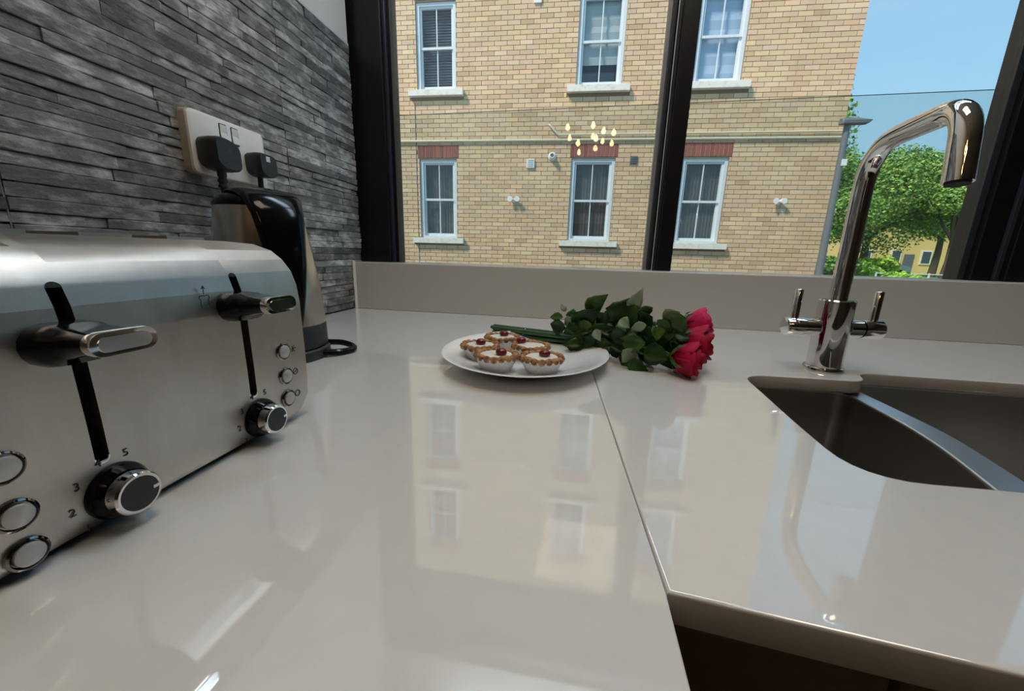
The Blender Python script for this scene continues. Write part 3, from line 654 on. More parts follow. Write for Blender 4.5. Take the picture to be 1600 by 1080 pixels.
# ---------------------------------------------------------------- roses
rb = thing('rose_bouquet', (0, 4.0, 0), 'bunch of pink-red roses lying behind the plate', 'flowers')
heads = [((1.16, 3.90, 0.375), 0.150, M_rose2, (0.95, -0.15, 0.18)), ((1.07, 3.60, 0.245), 0.168, M_rose, (0.98, -0.15, 0.02)), ((0.97, 3.42, 0.158), 0.145, M_rose, (0.95, -0.25, -0.05)), ((1.03, 3.86, 0.20), 0.14, M_rose, (0.97, -0.1, 0.0))]
def rose_head(c, r, m, ax, seed):
    q = random.Random(seed); ax = Vector(ax).normalized(); u = ax.cross(Vector((0, 0, 1))).normalized(); v = ax.cross(u)
    base = Vector(c)-ax*r*0.95; first = None
    layers = [(0.28, 1.75, 3, 0.15), (0.48, 1.78, 4, 0.25), (0.68, 1.72, 5, 0.4), (0.86, 1.62, 5, 0.65), (1.0, 1.45, 6, 0.95)]
    for li, (rad, hgt, n, flare) in enumerate(layers):
        for k in range(n):
            a0 = 2*PI*k/n+li*0.7+q.uniform(-0.15, 0.15); sp = 2*PI/n*0.72; vs = []
            NU, NV = 7, 6; h = hgt*q.uniform(0.93, 1.05)
            for i in range(NV+1):
                t = i/NV
                for j in range(NU+1):
                    s = j/NU*2-1; wd = math.sin(min(1, 0.18+t*1.05)*PI*0.62)**0.6
                    a = a0+s*sp*wd
                    rr2_ = rad*(math.sin(min(t*1.25, 1)*PI/2)**0.8)*(1-0.10*abs(s)**2)+flare*0.30*max(0, t-0.72)**1.2*2+0.02*q.random()
                    hh = h*t-0.22*t*abs(s)**2.2*h-flare*0.35*max(0, t-0.85)
                    p_ = base+ax*hh*r+(u*math.cos(a)+v*math.sin(a))*rr2_*r
                    vs.append(p_)
            fs = [(i*(NU+1)+j, i*(NU+1)+j+1, (i+1)*(NU+1)+j+1, (i+1)*(NU+1)+j) for i in range(NV) for j in range(NU)]
            mb = MB().add(vs, fs)
            if first is None:
                first = MB().lathe([(0.02*r, 0), (0.25*r, 0.12*r), (0.3*r, 0.4*r), (0.02*r, 0.6*r)], (0, 0, 0), 12)
                first.v = [tuple(base+u*x+v*y+ax*z) for x, y, z in first.v]
                first = first.build('rose_head', m, rb, smooth=True)
            o = mb.build('petal', m, first, smooth=True, sharp=90)
            sm = o.modifiers.new('thick', 'SOLIDIFY'); sm.thickness = 0.004*S
    for k in range(5):
        a = 2*PI*k/5+0.3; d1 = u*math.cos(a)+v*math.sin(a); w_ = ax.cross(d1)
        pts = [base-ax*0.1*r, base+d1*0.45*r+ax*0.1*r, base+d1*0.95*r+ax*0.35*r, base+d1*1.12*r+ax*0.72*r]
        vs = []
        for i, (p_, wd) in enumerate(zip(pts, (0.10, 0.20, 0.14, 0.01))): vs += [p_-w_*wd*r, p_+w_*wd*r]
        MB().add(vs, [(0, 1, 3, 2), (2, 3, 5, 4), (4, 5, 7, 6)]).build('sepal', M_leafl, first, smooth=True)
    return base
bases = [rose_head(c, r, m_, ax, 5+i) for i, (c, r, m_, ax) in enumerate(heads)]
q = random.Random(3)
for i in range(14):
    oy = q.uniform(-0.08, 0.08); oz = 0.0+0.055*(i % 3)
    a = Vector((-0.985+q.uniform(-0.02, 0.02), 4.49+oy, oz+0.03)); bz = bases[i % 4]
    mid = Vector((-0.30, 4.17+oy*1.2, 0.05+oz)); mid2 = Vector((0.35, 3.86+q.uniform(-0.1, 0.1), 0.09+oz*0.8)) ; mid3 = Vector((0.75, 3.70+(bz.y-3.65)*0.6, bz.z*0.6+0.08))
    MB().tube(smooth_path([a, mid, mid2, mid3, bz], 0.2, 4), 0.025 if i < 6 else 0.021, 8).build('stem', M_stem, rb, smooth=True)
MB().tube([(-0.59+0.02*math.sin(t), 4.29+0.075*math.cos(t), 0.095+0.075*math.sin(t)) for t in [i*2*PI/16 for i in range(17)]], 0.006, 5).build('string', M_band, rb)
LEAVES = [(0.08,3.96,0.481,0.284,3.858,0.624,0.107,1),(0.496,3.808,0.491,0.583,3.708,0.71,0.087,2),(0.405,3.798,0.356,0.516,3.742,0.627,0.227,0),(0.36,3.843,0.358,0.366,3.817,0.551,0.16,0),(-0.046,3.967,0.321,0.227,3.831,0.48,0.147,0),(-0.138,4.069,0.361,-0.3,4.15,0.354,0.06,1),(-0.103,3.996,0.266,-0.282,4.052,0.28,0.113,0),(-0.114,4.057,0.425,-0.174,4.087,0.507,0.04,2),(-0.049,4.024,0.345,-0.029,4.015,0.462,0.093,1),(0.274,3.807,0.398,0.398,3.745,0.513,0.093,0),(0.403,3.709,0.421,0.488,3.644,0.364,0.08,2),(0.627,3.575,0.408,0.492,3.62,0.356,0.06,2),(0.629,3.551,0.235,0.389,3.638,0.237,0.107,1),(0.477,3.65,0.301,0.31,3.711,0.254,0.107,0),(0.938,3.509,0.499,0.811,3.539,0.413,0.133,1),(0.766,3.617,0.472,0.891,3.554,0.534,0.093,2),(0.779,3.498,0.475,0.727,3.503,0.38,0.093,1),(0.698,3.517,0.422,0.718,3.462,0.29,0.08,1),(0.535,3.565,0.184,0.455,3.549,0.042,0.12,2),(0.486,3.533,0.061,0.655,3.449,0.015,0.093,0),(0.621,3.556,0.161,0.829,3.429,0.149,0.133,0),(0.259,3.703,0.132,0.319,3.617,0.063,0.093,0),(0.188,3.772,0.304,0.235,3.703,0.207,0.06,2),(0.034,3.871,0.296,-0.125,3.951,0.218,0.08,0),(0.157,3.832,0.336,-0.043,3.91,0.285,0.08,1),(0.61,3.751,0.559,0.658,3.727,0.45,0.093,0),(0.868,3.566,0.44,0.724,3.638,0.378,0.093,0),(0.12,3.884,0.246,0.367,3.761,0.335,0.093,0),(0.594,3.67,0.316,0.801,3.566,0.314,0.107,0),(0.378,3.699,0.141,0.138,3.819,0.162,0.107,0),(0.859,3.571,0.293,0.654,3.673,0.295,0.107,0),(-0.003,3.945,0.361,-0.132,4.01,0.289,0.093,2),(0.807,3.54,0.208,0.626,3.631,0.217,0.107,0),(0.304,3.848,0.444,0.191,3.904,0.325,0.107,0),(0.689,3.656,0.474,0.564,3.718,0.397,0.12,0),(0.556,3.588,0.03,0.409,3.639,0.064,0.093,0),(0.917,3.508,0.135,0.778,3.577,0.033,0.107,0),(0.514,3.799,0.412,0.661,3.726,0.309,0.147,0),(0.376,3.924,0.384,0.262,3.925,0.247,0.133,0),(0.87,3.677,0.391,0.943,3.584,0.295,0.107,0)]
def leaf(b, t, w, m, fold, side=None):
    b, t = Vector(b), Vector(t); ax = t-b; L = ax.length; ax.normalize()
    vw = Vector((0.12, -1, 0.12)).normalized() if side is None else side   # the blade roughly faces the room
    wd = ax.cross(vw).normalized(); nr = wd.cross(ax).normalized(); vs = []; NV = 8
    if nr.dot(vw) < 0: nr = -nr
    for i in range(NV+1):
        s = i/NV; hw = w*0.56*(max(0.02, math.sin(PI*(s**0.80)))**1.05*(1.08-0.1*s) if 0 < s < 1 else 0.03)
        c = b+ax*L*s-nr*L*0.18*(s*s)+nr*0.05*L*math.sin(s*PI)
        ser = 1+0.05*(1 if i % 2 else -1)
        for j in (-1, -0.5, 0, 0.5, 1): vs.append(c+wd*hw*j*ser+nr*fold*hw*abs(j))
    fs = [(i*5+j, i*5+j+1, (i+1)*5+j+1, (i+1)*5+j) for i in range(NV) for j in range(4)]
    o = MB().add(vs, fs).build('leaf', m, rb, smooth=True, sharp=100)
    sm = o.modifiers.new('thick', 'SOLIDIFY'); sm.thickness = 0.003*S
for i, (a, b_, c, d_, e_, f_, w_, sh) in enumerate(LEAVES):
    sd = Vector((q.uniform(-0.4, 0.4), -1, q.uniform(-0.3, 0.5))).normalized()
    leaf((a, b_, c), (d_, e_, f_), w_*1.35, (M_leaf, M_leafl, M_leafu)[sh], q.uniform(0.1, 0.45), sd)
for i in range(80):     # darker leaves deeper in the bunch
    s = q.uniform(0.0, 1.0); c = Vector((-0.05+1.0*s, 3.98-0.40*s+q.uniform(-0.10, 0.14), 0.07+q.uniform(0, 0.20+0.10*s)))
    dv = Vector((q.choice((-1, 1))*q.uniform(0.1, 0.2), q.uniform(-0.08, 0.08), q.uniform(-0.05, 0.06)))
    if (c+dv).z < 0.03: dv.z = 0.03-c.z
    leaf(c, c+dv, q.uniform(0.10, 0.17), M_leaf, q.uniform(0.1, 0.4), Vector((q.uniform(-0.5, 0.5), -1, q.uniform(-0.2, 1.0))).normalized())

# ---------------------------------------------------------------- balcony glass outside
bg_ = thing('glass_balustrade', (1, 7.6, 0.3), 'frameless glass balustrade just outside the window', 'balustrade')
MB().box(-4.35, 12.4, 7.60, 7.615, 0.3, 3.50, tf=SK).build('glass_panel', M_glass2, bg_)
MB().box(-4.35, 12.4, 7.60, 7.615, 3.50, 3.507, tf=SK).build('polished_edge', M_gedge, bg_)
MB().box(-4.40, 12.4, 7.50, 7.78, 0.02, 0.30, tf=SK).build('bottom_rail', M_dk, bg_)

# ---------------------------------------------------------------- brick building opposite
bd = thing('brick_building', (0, 50, FL), 'large yellow brick apartment building with white sash windows', 'building')
ux, uy = 0.99932, 0.03686
def F(u, z, d=0.0):      # d: how far proud of the facade
    return (u*ux+d*uy, 47.5+u*uy-d*ux, z)
UL, UR, ZB, ZT = -62.0, 25.7, FL, 47.8
b = MB()
def fbox(mb, u0, u1, z0, z1, d0, d1, tone=None):
    vs = [F(u, z, d) for u in (u0, u1) for d in (d1, d0) for z in (z0, z1)]
    return mb.add(vs, [(0, 1, 3, 2), (4, 6, 7, 5), (0, 4, 5, 1), (2, 3, 7, 6), (0, 2, 6, 4), (1, 5, 7, 3)], tone)
wins = []
for (a, c) in ((-61, -56.3), (-40.5, -36), (-19.52, -15.0), (-1.66, 3.16), (10.35, 15.1)):
    for r_, (z0, z1) in enumerate(((2.74, 11.66), (18.85, 27.45), (32.2, 40.8))): wins.append((a, c, z0, z1, r_))
# mortar-coloured wall with openings, course bands between windows
zs = [ZB, 2.74, 11.66, 18.85, 27.45, 32.2, 40.8, ZT]
for k in range(len(zs)-1):
    z0, z1 = zs[k], zs[k+1]
    if k % 2 == 0: fbox(b, UL, UR, z0, z1, -2.0, 0)
    else:
        us = [UL]+[v for (a, c, q0, q1, r_) in wins if abs(q0-z0) < 0.01 for v in (a, c)]+[UR]
        for i in range(0, len(us), 2):
            if us[i+1]-us[i] > 0.05: fbox(b, us[i], us[i+1], z0, z1, -2.0, 0)
b.build('wall', M_mortar, bd)
fbox(MB(), UL, UR-0.1, ZB, ZT, -32, -2.0).build('rear_wing', M_brick, bd)
fbox(MB(), UL-0.5, UR+0.4, ZT, ZT+0.8, -32, 0.5).build('parapet', M_sillst, bd)
# bricks
CH, BL, J = 0.469, 1.406, 0.055
blocks = []
for (a, c, z0, z1, r_) in wins:
    blocks.append((a-0.02, c+0.02, z0, z1)); blocks.append((a-0.95, c+0.9, z0-0.70, z0)); blocks.append((a-0.2, c+0.25, z1+0.12, z1+1.50))
camp = Vector((0, 0, 1))
allb = []; rb_ = random.Random(11)
course = 0; z = ZB
while z < ZT-0.1:
    z0, z1 = z+J/2, min(z+CH, ZT)-J/2
    free = [(UL, UR)]
    for (a, c, q0, q1) in blocks:
        if q1 > z0+0.1 and q0 < z1-0.1:
            nf_ = []
            for (s, e_) in free:
                if c <= s or a >= e_: nf_.append((s, e_)); continue
                if a > s: nf_.append((s, a))
                if c < e_: nf_.append((c, e_))
            free = nf_
    u = UL-(course % 2)*BL/2
    hd_ = (course % 4 == 3)
    while u < UR:
        L_ = BL
        for (s, e_) in free:
            a, c = max(u+J/2, s+0.01), min(u+L_-J/2, e_-0.01)
            if c-a > 0.08: allb.append((a, c, z0, z1))
        u += L_
    z += CH; course += 1
def tone_():
    g = rb_.gauss(1.0, 0.06); r1 = rb_.random()
    if r1 < 0.07: return (g*0.86, g*0.82, g*0.78)
    if r1 < 0.13: return (g*1.02, g*0.92, g*0.90)
    return (g, g*rb_.uniform(0.96, 1.02), g*rb_.uniform(0.88, 1.06))
def camproj(u, z):
    p = Vector(F(u, z))-camp; mm = m.to_3x3().transposed(); c = mm @ p
    return 800+600*c.x/(-c.z), 540-600*c.y/(-c.z), -c.z
sc_ = []
for i, (a, c, z0, z1) in enumerate(allb):
    X, Y, D = camproj((a+c)/2, (z0+z1)/2)
    vis = (612 < X < 1350 and -2 < Y < 425 and not (1008 < X < 1095-0.11*Y))
    sc_.append(((c-a)*(z1-z0)/D**3*1e6*(1 if vis and c-a > 1.2 else 0), i))
top = set(i for s, i in sorted(sc_, reverse=True)[:295])
rest = MB()
def brick(mb, a, c, z0, z1, tn):
    d0 = -0.02; d1 = 0.035+rb_.uniform(-0.008, 0.012)
    vs = [F(u, zz, d_) for d_ in (d0, d1) for (u, zz) in ((a, z0), (c, z0), (c, z1), (a, z1))]
    mb.add(vs, [(4, 5, 6, 7), (0, 1, 5, 4), (1, 2, 6, 5), (2, 3, 7, 6), (3, 0, 4, 7)], tn)
for i, (a, c, z0, z1) in enumerate(allb):
    if i in top:
        mb = MB(); brick(mb, a, c, z0, z1, tone_()); mb.build('brick', M_brick, bd)
    else: brick(rest, a, c, z0, z1, tone_())
o = rest.build('brickwork', M_brick, bd); o['kind'] = 'stuff'
# movement joint
fbox(MB(), -19.93, -19.84, ZB, 17.6, 0.0, 0.05).build('movement_joint', M_dk, bd)
# soldier-course lintels, sills
for (a, c, z0, z1, r_) in wins:
    lt = fbox(MB(), a-0.18, c+0.22, z1+0.14, z1+1.48, -0.02, 0.012).build('lintel', M_pmortar, bd)
    vis = -25 < a < 20 and r_ == 0
    nb = 11; wdt = (c-a+0.40)/nb; mm_ = MB()
    for k in range(nb):
        mb = MB() if vis else mm_; g = rb_.uniform(0.8, 1.25)
        fbox(mb, a-0.18+k*wdt+0.045, a-0.18+(k+1)*wdt-0.045, z1+0.16, z1+1.46, 0.0, 0.045+rb_.uniform(-0.006, 0.01), (g, g, g))
        if vis: mb.build('lintel_brick', M_rbrick, lt)
    if not vis: mm_.build('lintel_brick', M_rbrick, lt)['kind'] = 'stuff'
    sl_ = fbox(MB(), a-0.93, c+0.88, z0-0.67, z0-0.02, -0.3, 0.55); sl_.build('window_sill', M_sillst, bd, bevel=0.03)
# sash windows
def sash(a, c, z0, z1, kind):
    fw_ = 0.34; D = -0.35
    wv = MB(); fbox(wv, a, a+fw_, z0, z1, D-0.4, D+0.2); fbox(wv, c-fw_, c, z0, z1, D-0.4, D+0.2)
    fbox(wv, a+fw_, c-fw_, z1-fw_, z1, D-0.4, D+0.2); fbox(wv, a+fw_, c-fw_, z0, z0+fw_*0.7, D-0.4, D+0.2)
    fo = wv.build('window', M_upvc, bd)
    zm = (z0+z1)/2; i0, i1 = a+fw_, c-fw_; uc = (i0+i1)/2; st = 0.24
    for (s0, s1, dd) in ((zm-0.12, z1-fw_, -0.05), (z0+fw_*0.7, zm+0.14, -0.20)):
        sm_ = MB(); dd += D
        fbox(sm_, i0, i0+st, s0, s1, dd-0.15, dd+0.08); fbox(sm_, i1-st, i1, s0, s1, dd-0.15, dd+0.08)
        fbox(sm_, i0+st, i1-st, s1-st*0.9, s1, dd-0.15, dd+0.08); fbox(sm_, i0+st, i1-st, s0, s0+st*(1.3 if s0 < zm-1 else 1), dd-0.15, dd+0.08)
        sm_.build('sash', M_upvc, fo)
        fbox(MB(), uc-0.055, uc+0.055, s0+st*0.8, s1-st*0.8, dd-0.10, dd+0.05).build('glazing_bar', M_upvc, fo)
        for (p0, p1) in ((i0+st, uc-0.055), (uc+0.055, i1-st)):
            fbox(MB(), p0-0.02, p1+0.02, s0+st*0.8, s1-st*0.8, dd-0.04, dd-0.02).build('pane', M_glass if kind else M_glass, fo)
    # what hangs behind the glass
    if kind == 'net':
        mb = MB(); nn_ = 24
        for k in range(nn_):
            ua = i0+(i1-i0)*k/nn_; ub = i0+(i1-i0)*(k+1)/nn_; da = -1.0+(0.06 if k % 2 else 0); db = -1.0+(0.06 if (k+1) % 2 else 0)
            mb.add([F(ua, z0+0.1, da), F(ub, z0+0.1, db), F(ub, z1-0.1, db), F(ua, z1-0.1, da)], [(0, 1, 2, 3)])
        mb.build('net_curtain', M_net, fo)
    elif kind == 'venetian':
        mb = MB(); zz = z0+0.4
        while zz < z1-0.5: fbox(mb, i0, i1, zz, zz+0.05, -1.1, -0.9); zz += 0.27
        mb.build('blind_slat', M_slat, fo)['kind'] = 'stuff'
    else:
        zb_ = z0+0.36+(2.0 if kind == 'blind' else 0.0)
        mb = MB(); nn_ = 10; mt = M_blind if kind == 'blind' else M_blindb
        for k in range(nn_):
            za = zb_+(z1-zb_-0.2)*k/nn_; zb2 = zb_+(z1-zb_-0.2)*(k+1)/nn_; d1 = -1.0+0.10*(k % 2); d2 = -1.0+0.10*((k+1) % 2)
            mb.add([F(i0, za, d1), F(i1, za, d1), F(i1, zb2, d2), F(i0, zb2, d2)], [(0, 1, 2, 3)])
        mb.build('fabric_blind', mt, fo)
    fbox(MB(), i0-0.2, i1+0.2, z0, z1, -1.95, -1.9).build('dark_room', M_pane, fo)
for (a, c, z0, z1, r_) in wins:
    k = 'net' if r_ == 0 else ('venetian' if a < -15 else ('blind' if a < 0 else 'blue'))
    sash(a, c, z0, z1, k)
# pipes and fittings on the facade
p1 = MB().tube([F(-62, 13.62, 0.20), F(25.5, 13.48, 0.20)], 0.12, 8).build('waste_pipe', M_pipe, loc=F(0, 13.5, 0.2), smooth=True)
tag(p1, 'long cream pipe running level across the brick building', 'pipe')
p2 = MB().tube(smooth_path([F(-4.35, 15.15, 0.06), F(-4.30, 15.05, 0.25), F(-3.32, 14.05, 0.22), F(25.5, 14.05, 0.22)], 0.15, 3), 0.10, 8).build('waste_pipe', M_pipe, loc=F(0, 14, 0.2), smooth=True)
tag(p2, 'shorter cream pipe with an upward bend above the level pipe', 'pipe')
def fitting(name, u, z, label, cat, parts):
    t = thing(name, F(u, z, 0.03), label, cat)
    for pn, mb, mm2 in parts: mb.build(pn, mm2, t)
    return t
fitting('wall_vent', -6.3, 11.12, 'white square vent between the two lower sash windows', 'vent', [('cover', fbox(MB(), -6.75, -5.85, 10.67, 11.57, 0.0, 0.22), M_fix)]+[('louvre', fbox(MB(), -6.6, -6.0, 10.82+0.2*k, 10.90+0.2*k, 0.22, 0.26), M_frame4) for k in range(4)])
fl = thing('extractor_flue', F(-3.85, 11.85, 0), 'round white flue outlet beside the square white vent', 'flue')
def fring(prof, u, z, nn=20):
    mb = MB(); rings = []
    for r, d_ in prof: rings.append([F(u+r*math.cos(i*2*PI/nn), z+r*math.sin(i*2*PI/nn), d_) for i in range(nn)])
    return mb.loft(rings)
fring([(0.45, 0), (0.45, 0.15), (0.30, 0.30), (0.27, 0.7), (0.19, 0.7), (0.19, 0.3)], -3.85, 11.85).build('collar', M_fix, fl, smooth=True)
fring([(0.19, 0.25), (0.19, 0.66)], -3.85, 11.85).build('outlet', M_dk, fl, smooth=True)
fitting('wall_vent', 5.14, 11.45, 'small dark square vent right of the middle lower window', 'vent', [('cover', fbox(MB(), 4.75, 5.53, 11.05, 11.85, 0.0, 0.15), M_dk)]+[('louvre', fbox(MB(), 4.85, 5.43, 11.15+0.18*k, 11.22+0.18*k, 0.15, 0.20), M_post) for k in range(4)])
fitting('wall_vent', -6.1, 26.95, 'white vent cover at the top of the view on the brick building', 'vent', [('cover', fbox(MB(), -6.5, -5.7, 26.7, 27.5, 0.0, 0.2), M_fix)])
for (u_, lb) in ((-8.12, 'white twin floodlight between the left and middle lower windows'), (20.63, 'white twin floodlight near the right corner of the brick building')):
    t = thing('floodlight', F(u_, 7.2, 0), lb, 'light', 'twin floodlights on the facade')
    fbox(MB(), u_-0.18, u_+0.18, 6.9, 7.3, 0, 0.25).build('mount', M_fix, t)
    for sg in (-1, 1):
        mb = MB(); rings = []
        for r, dd, uu in ((0.14, 0.2, 0.16), (0.28, 0.45, 0.34), (0.30, 0.62, 0.42)): rings.append([F(u_+sg*uu+r*math.cos(i*PI/6), 7.25+r*math.sin(i*PI/6), dd) for i in range(12)])
        mb.loft(rings); mb.build('lamp_head', M_fix, t, smooth=True)

# lamp post at the corner
lp = thing('lamp_post', (24.9, 46.2, FL), 'grey street lamp post at the corner of the brick building', 'lamp post')
MB().tube([(24.95, 46.2, FL), (24.95, 46.2, -1), (24.75, 46.2, 14.0)], [0.42, 0.36, 0.26], 12).build('pole', M_post, lp, smooth=True)
MB().loft([[(24.0+a, 46.0+b_*0.5, z) for a, b_ in rrect(0.0, 2.6*s, -0.9*s, 0.9*s, 0.35*s)] for z, s in ((14.05, 0.9), (14.3, 1.0), (14.55, 0.55))]).build('lamp_head', M_post, lp, smooth=True)
MB().box(24.75, 25.2, 45.8, 46.1, 10.3, 10.9).build('bracket', M_fix, lp)

# ---------------------------------------------------------------- ground and far things
struct(MB().box(-120, 700, 8.8, 900, FL-0.6, FL-0.02).build('ground', M_ground))
lawn = struct(MB().box(80, 420, 120, 330, FL-0.02, FL+0.03).build('lawn', M_grass))
def leafcloud(mb, lobes, n, size, rnd, base=(0.9, 1.0, 0.9)):
    for _ in range(n):
        (cx, cy, cz, r, rz) = rnd.choice(lobes)
        d_ = Vector((rnd.gauss(0, 1), rnd.gauss(0, 1), rnd.gauss(0, 1))).normalized()
        f = rnd.uniform(0.55, 1.04); c = Vector((cx+d_.x*r*f, cy+d_.y*r*f, cz+d_.z*rz*f))
        a = (d_+Vector((rnd.gauss(0, 0.7), rnd.gauss(0, 0.7), rnd.gauss(0, 0.7)))).normalized()
        u_ = a.cross(Vector((rnd.random(), rnd.random(), rnd.random()+0.1))).normalized(); v_ = a.cross(u_)
        s = size*rnd.uniform(0.6, 1.3); g = rnd.uniform(0.45, 1.5); tn = (base[0]*g*rnd.uniform(0.85, 1.15), base[1]*g, base[2]*g*rnd.uniform(0.7, 1.2))
        mb.add([c-u_*s-v_*s*0.25, c-v_*s*0.7, c+u_*s, c+v_*s*0.7+a*s*0.2], [(0, 1, 2, 3)], tn)
def tree(x, y, h, lobes, n, size, label, seed, trunk_h=None, base=(1, 1, 1), branches=5, group=None, name='tree'):
    rn = random.Random(seed); t = thing(name, (x, y, FL), label, 'tree', group)
    mb = MB(); leafcloud(mb, lobes, n, size, rn, base); mb.build('foliage', M_foliage, t)['kind'] = 'stuff'
    tb = MB(); zt_ = (trunk_h or h*0.4)
    tb.tube([(x, y, FL), (x+0.4, y, FL+zt_*0.5), (x, y, FL+zt_)], [h*0.028, h*0.022, h*0.018], 8)
    for k in range(branches):
        l_ = lobes[k % len(lobes)]; c = Vector((l_[0], l_[1], l_[2])); a = Vector((x, y, FL+zt_*rn.uniform(0.7, 1.0)))
        md = (a+c)/2+Vector((0, 0, -h*0.03)); tb.tube([a, md, c], [h*0.013, h*0.009, h*0.004], 6)
    tb.build('trunk', M_bark, t, smooth=True)
    return t
def lob(cx, cy, cz, R, RZ, k, seed, rs=0.45):
    rn = random.Random(seed); L = []
    for i in range(k):
        d_ = Vector((rn.gauss(0, 1), rn.gauss(0, 1), rn.gauss(0, 1))).normalized(); f = rn.uniform(0.35, 0.75)
        L.append((cx+d_.x*R*f, cy+d_.y*R*f, cz+d_.z*RZ*f, R*rs*rn.uniform(0.7, 1.2), RZ*rs*rn.uniform(0.6, 1.0)))
    return L
G = 'trees seen through the right-hand pane'
tree(88, 172, 45, lob(88, 172, 24, 17, 24, 20, 1), 30000, 0.5, 'leafy green tree behind the lamp post', 1, group=G)
tree(124, 200, 60, lob(124, 200, 28, 27, 23, 30, 2), 52000, 0.55, 'broad dense tree directly behind the tap spout', 2, group=G)
tree(141, 180, 50, lob(143, 180, 29, 15, 15, 16, 3), 20000, 0.5, 'smaller tree with bare forked branches before the yellow house', 3, trunk_h=16, branches=9, group=G)
tree(190, 250, 64, lob(184, 250, 36, 34, 26, 26, 4), 34000, 0.75, 'big tree rising beside the right window frame', 4, group=G)
tree(215, 425, 118, lob(215, 425, 60, 60, 42, 28, 5), 20000, 1.4, 'distant tree filling the skyline behind the others', 5, group=G)
tree(52, 106, 46, lob(52, 106, 30, 9.5, 12, 12, 6), 5000, 0.45, 'tall tree mostly hidden behind the brick building', 6, group=G)
def shrub(x, y, r, h, n, size, label, seed, base):
    rn = random.Random(seed); t = thing('shrub', (x, y, FL), label, 'shrub', 'shrubs along the street')
    mb = MB(); leafcloud(mb, lob(x, y, FL+h*0.5, r, h*0.5, 9, seed, 0.5), n, size, rn, base); mb.build('foliage', M_foliage, t)['kind'] = 'stuff'
    MB().tube([(x, y, FL), (x, y, FL+h*0.6)], [0.5, 0.25], 6).build('stem', M_bark, t)
shrub(77, 140, 9, 9.5, 2600, 0.7, 'dark green shrub at the foot of the lamp post', 11, (0.7, 0.8, 0.7))
shrub(97, 158, 8, 8, 1800, 0.7, 'bright green shrub left of the parked car', 12, (1.2, 1.25, 0.8))
shrub(119, 185, 8, 11, 1800, 0.8, 'yellow-green shrub in front of the broad tree', 13, (1.5, 1.35, 0.7))
shrub(94, 134, 4.5, 4.5, 1500, 0.6, 'pale grassy shrub left of the white railing', 14, (1.6, 1.5, 0.9))
shrub(112, 160, 7.5, 3.4, 1600, 0.6, 'low bush behind the white railing', 15, (1.2, 1.3, 0.9))
fe = thing('railing', (110, 150, FL), 'low white railing at the far side of the lawn', 'railing')
for zz in (FL+0.5, FL+1.9, FL+3.4): MB().box(98, 124, 149.9, 150.1, zz, zz+0.28).build('rail', M_wfence, fe)
for k in range(6): MB().box(98+5.1*k, 98.35+5.1*k, 149.8, 150.2, FL, FL+3.9).build('post', M_wfence, fe)
# yellow house
hs = thing('house', (235, 330, FL), 'yellow rendered house beyond the trees', 'building')
MB().box(195, 300, 330, 380, FL, 40).build('wall', M_yellow, hs)
MB().prism([(190, 40), (305, 40), (290, 58), (205, 58)], lambda a, b_: (a, 325, b_), lambda a, b_: (a, 385, b_)).build('roof', M_roof, hs)
for k in range(5):
    for zz in (1,):
        wv = MB().box(203+19*k, 210+19*k, 329.4, 330.2, zz, zz+10).build('window', M_sillst, hs)
        MB().box(204+19*k, 209+19*k, 329.2, 329.6, zz+1, zz+9).build('pane', M_pane, wv)
MB().box(231, 237, 329.3, 330.2, FL, 8).build('door', M_dk, hs)
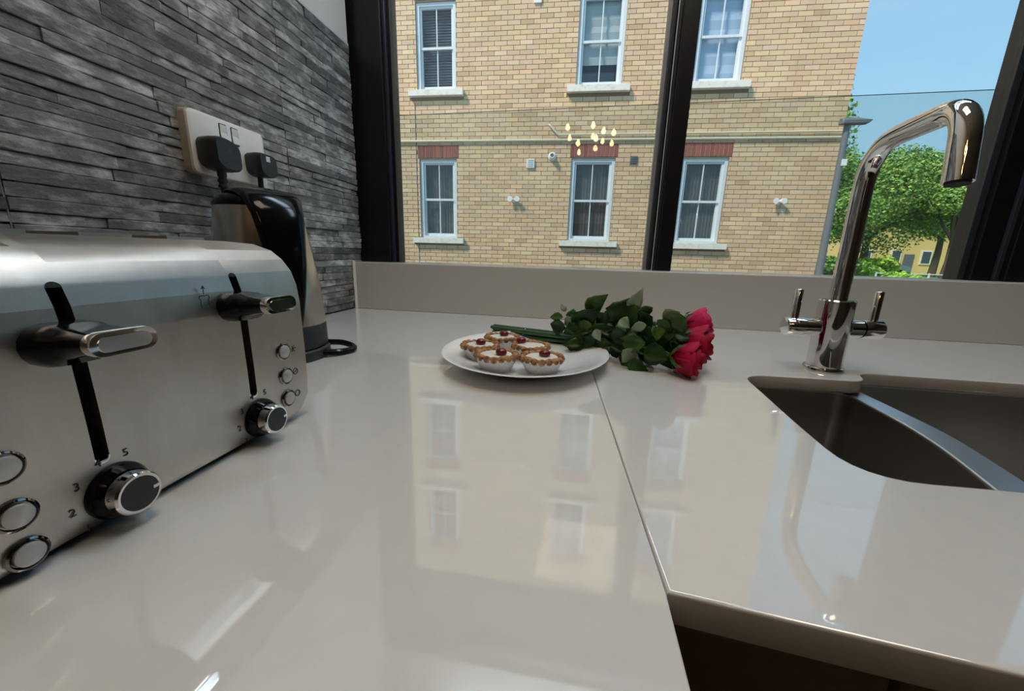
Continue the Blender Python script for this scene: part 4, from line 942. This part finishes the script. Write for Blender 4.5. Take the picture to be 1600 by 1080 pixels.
# parked car
cr_ = thing('car', (150, 232, FL), 'silver car parked behind the shrubs', 'car')
pf = [(-13.5, 1.5), (-13.5, 4.2), (-12.5, 5.0), (-7.5, 5.6), (-3.5, 8.6), (4.5, 8.9), (9.0, 6.2), (13.0, 5.6), (13.6, 4.2), (13.5, 1.5)]
MB().prism(pf, lambda a, b_: (150+a, 227, FL+b_), lambda a, b_: (150+a, 237.5, FL+b_)).build('body', M_carp, cr_, bevel=0.4)
MB().prism([(-6.3, 5.7), (-3.2, 8.1), (4.2, 8.3), (7.8, 6.0)], lambda a, b_: (150+a, 226.9, FL+b_), lambda a, b_: (150+a, 237.6, FL+b_)).build('side_glass', M_pane, cr_)
for a in (-8.5, 8.5):
    for yy in (226.8, 236.2): MB().lathe([(1.95, 0), (1.95, 1.4)], (150+a, yy, FL+1.95), 18, 'y').build('wheel', M_tyre, cr_, smooth=True)

# ---------------------------------------------------------------- kitchen pendant, then added fill lights
pd = thing('pendant_lamp', (-0.3, -5, CE), 'small brass pendant with warm bare bulbs behind the viewer', 'lamp')
MB().lathe([(0.4, 0), (0.4, -0.15), (0.1, -0.25)], (-0.3, -5, CE), 20).build('ceiling_rose', M_brass, pd, smooth=True)
MB().tube([(-0.3, -5, CE-0.2), (-0.3, -5, 6.6)], 0.04, 6).build('rod', M_brass, pd)
for i, (x, y, z) in enumerate(((-1.40, -4.9, 6.38), (-0.95, -5.3, 5.85), (-0.33, -5.0, 6.45), (-0.18, -4.8, 5.88), (0.12, -5.3, 6.30), (0.55, -5.0, 6.13))):
    arm = MB().tube(smooth_path([(-0.3, -5, 6.8), ((x-0.3)/2, (y-5)/2, 6.9), (x, y, z+0.25), (x, y, z+0.12)], 0.2, 3), 0.025, 6).build('arm', M_brass, pd)
    MB().lathe([(0.03, 0.14), (0.07, 0.06), (0.10, -0.02), (0.07, -0.10), (0.01, -0.13)], (x, y, z), 12).build('bulb', M_bulb, arm, smooth=True)
for (x, y, mt, lb) in ((0.6, 1.45, M_panel, 'square warm white fill panel added above the viewer'), (-0.2, 5.72, M_panelc, 'long cool fill light added by the left pane'), (4.6, 5.62, M_panelc, 'long cool fill light added by the right pane')):
    cp = thing('fill_light', (x, y, CE), lb, 'light')  # unseen fill light, added to brighten the worktop
    h_, g_ = (1.6, 1.5) if mt is M_panel else (2.1, 0.33)
    MB().box(x-h_-0.1, x+h_+0.1, y-g_-0.05, y+g_+0.05, CE-0.10, CE-0.0).build('frame', M_fix, cp)
    MB().box(x-h_, x+h_, y-g_, y+g_, CE-0.13, CE-0.10).build('diffuser', mt, cp)
print('strips', nstrip, 'bricks', len(allb))
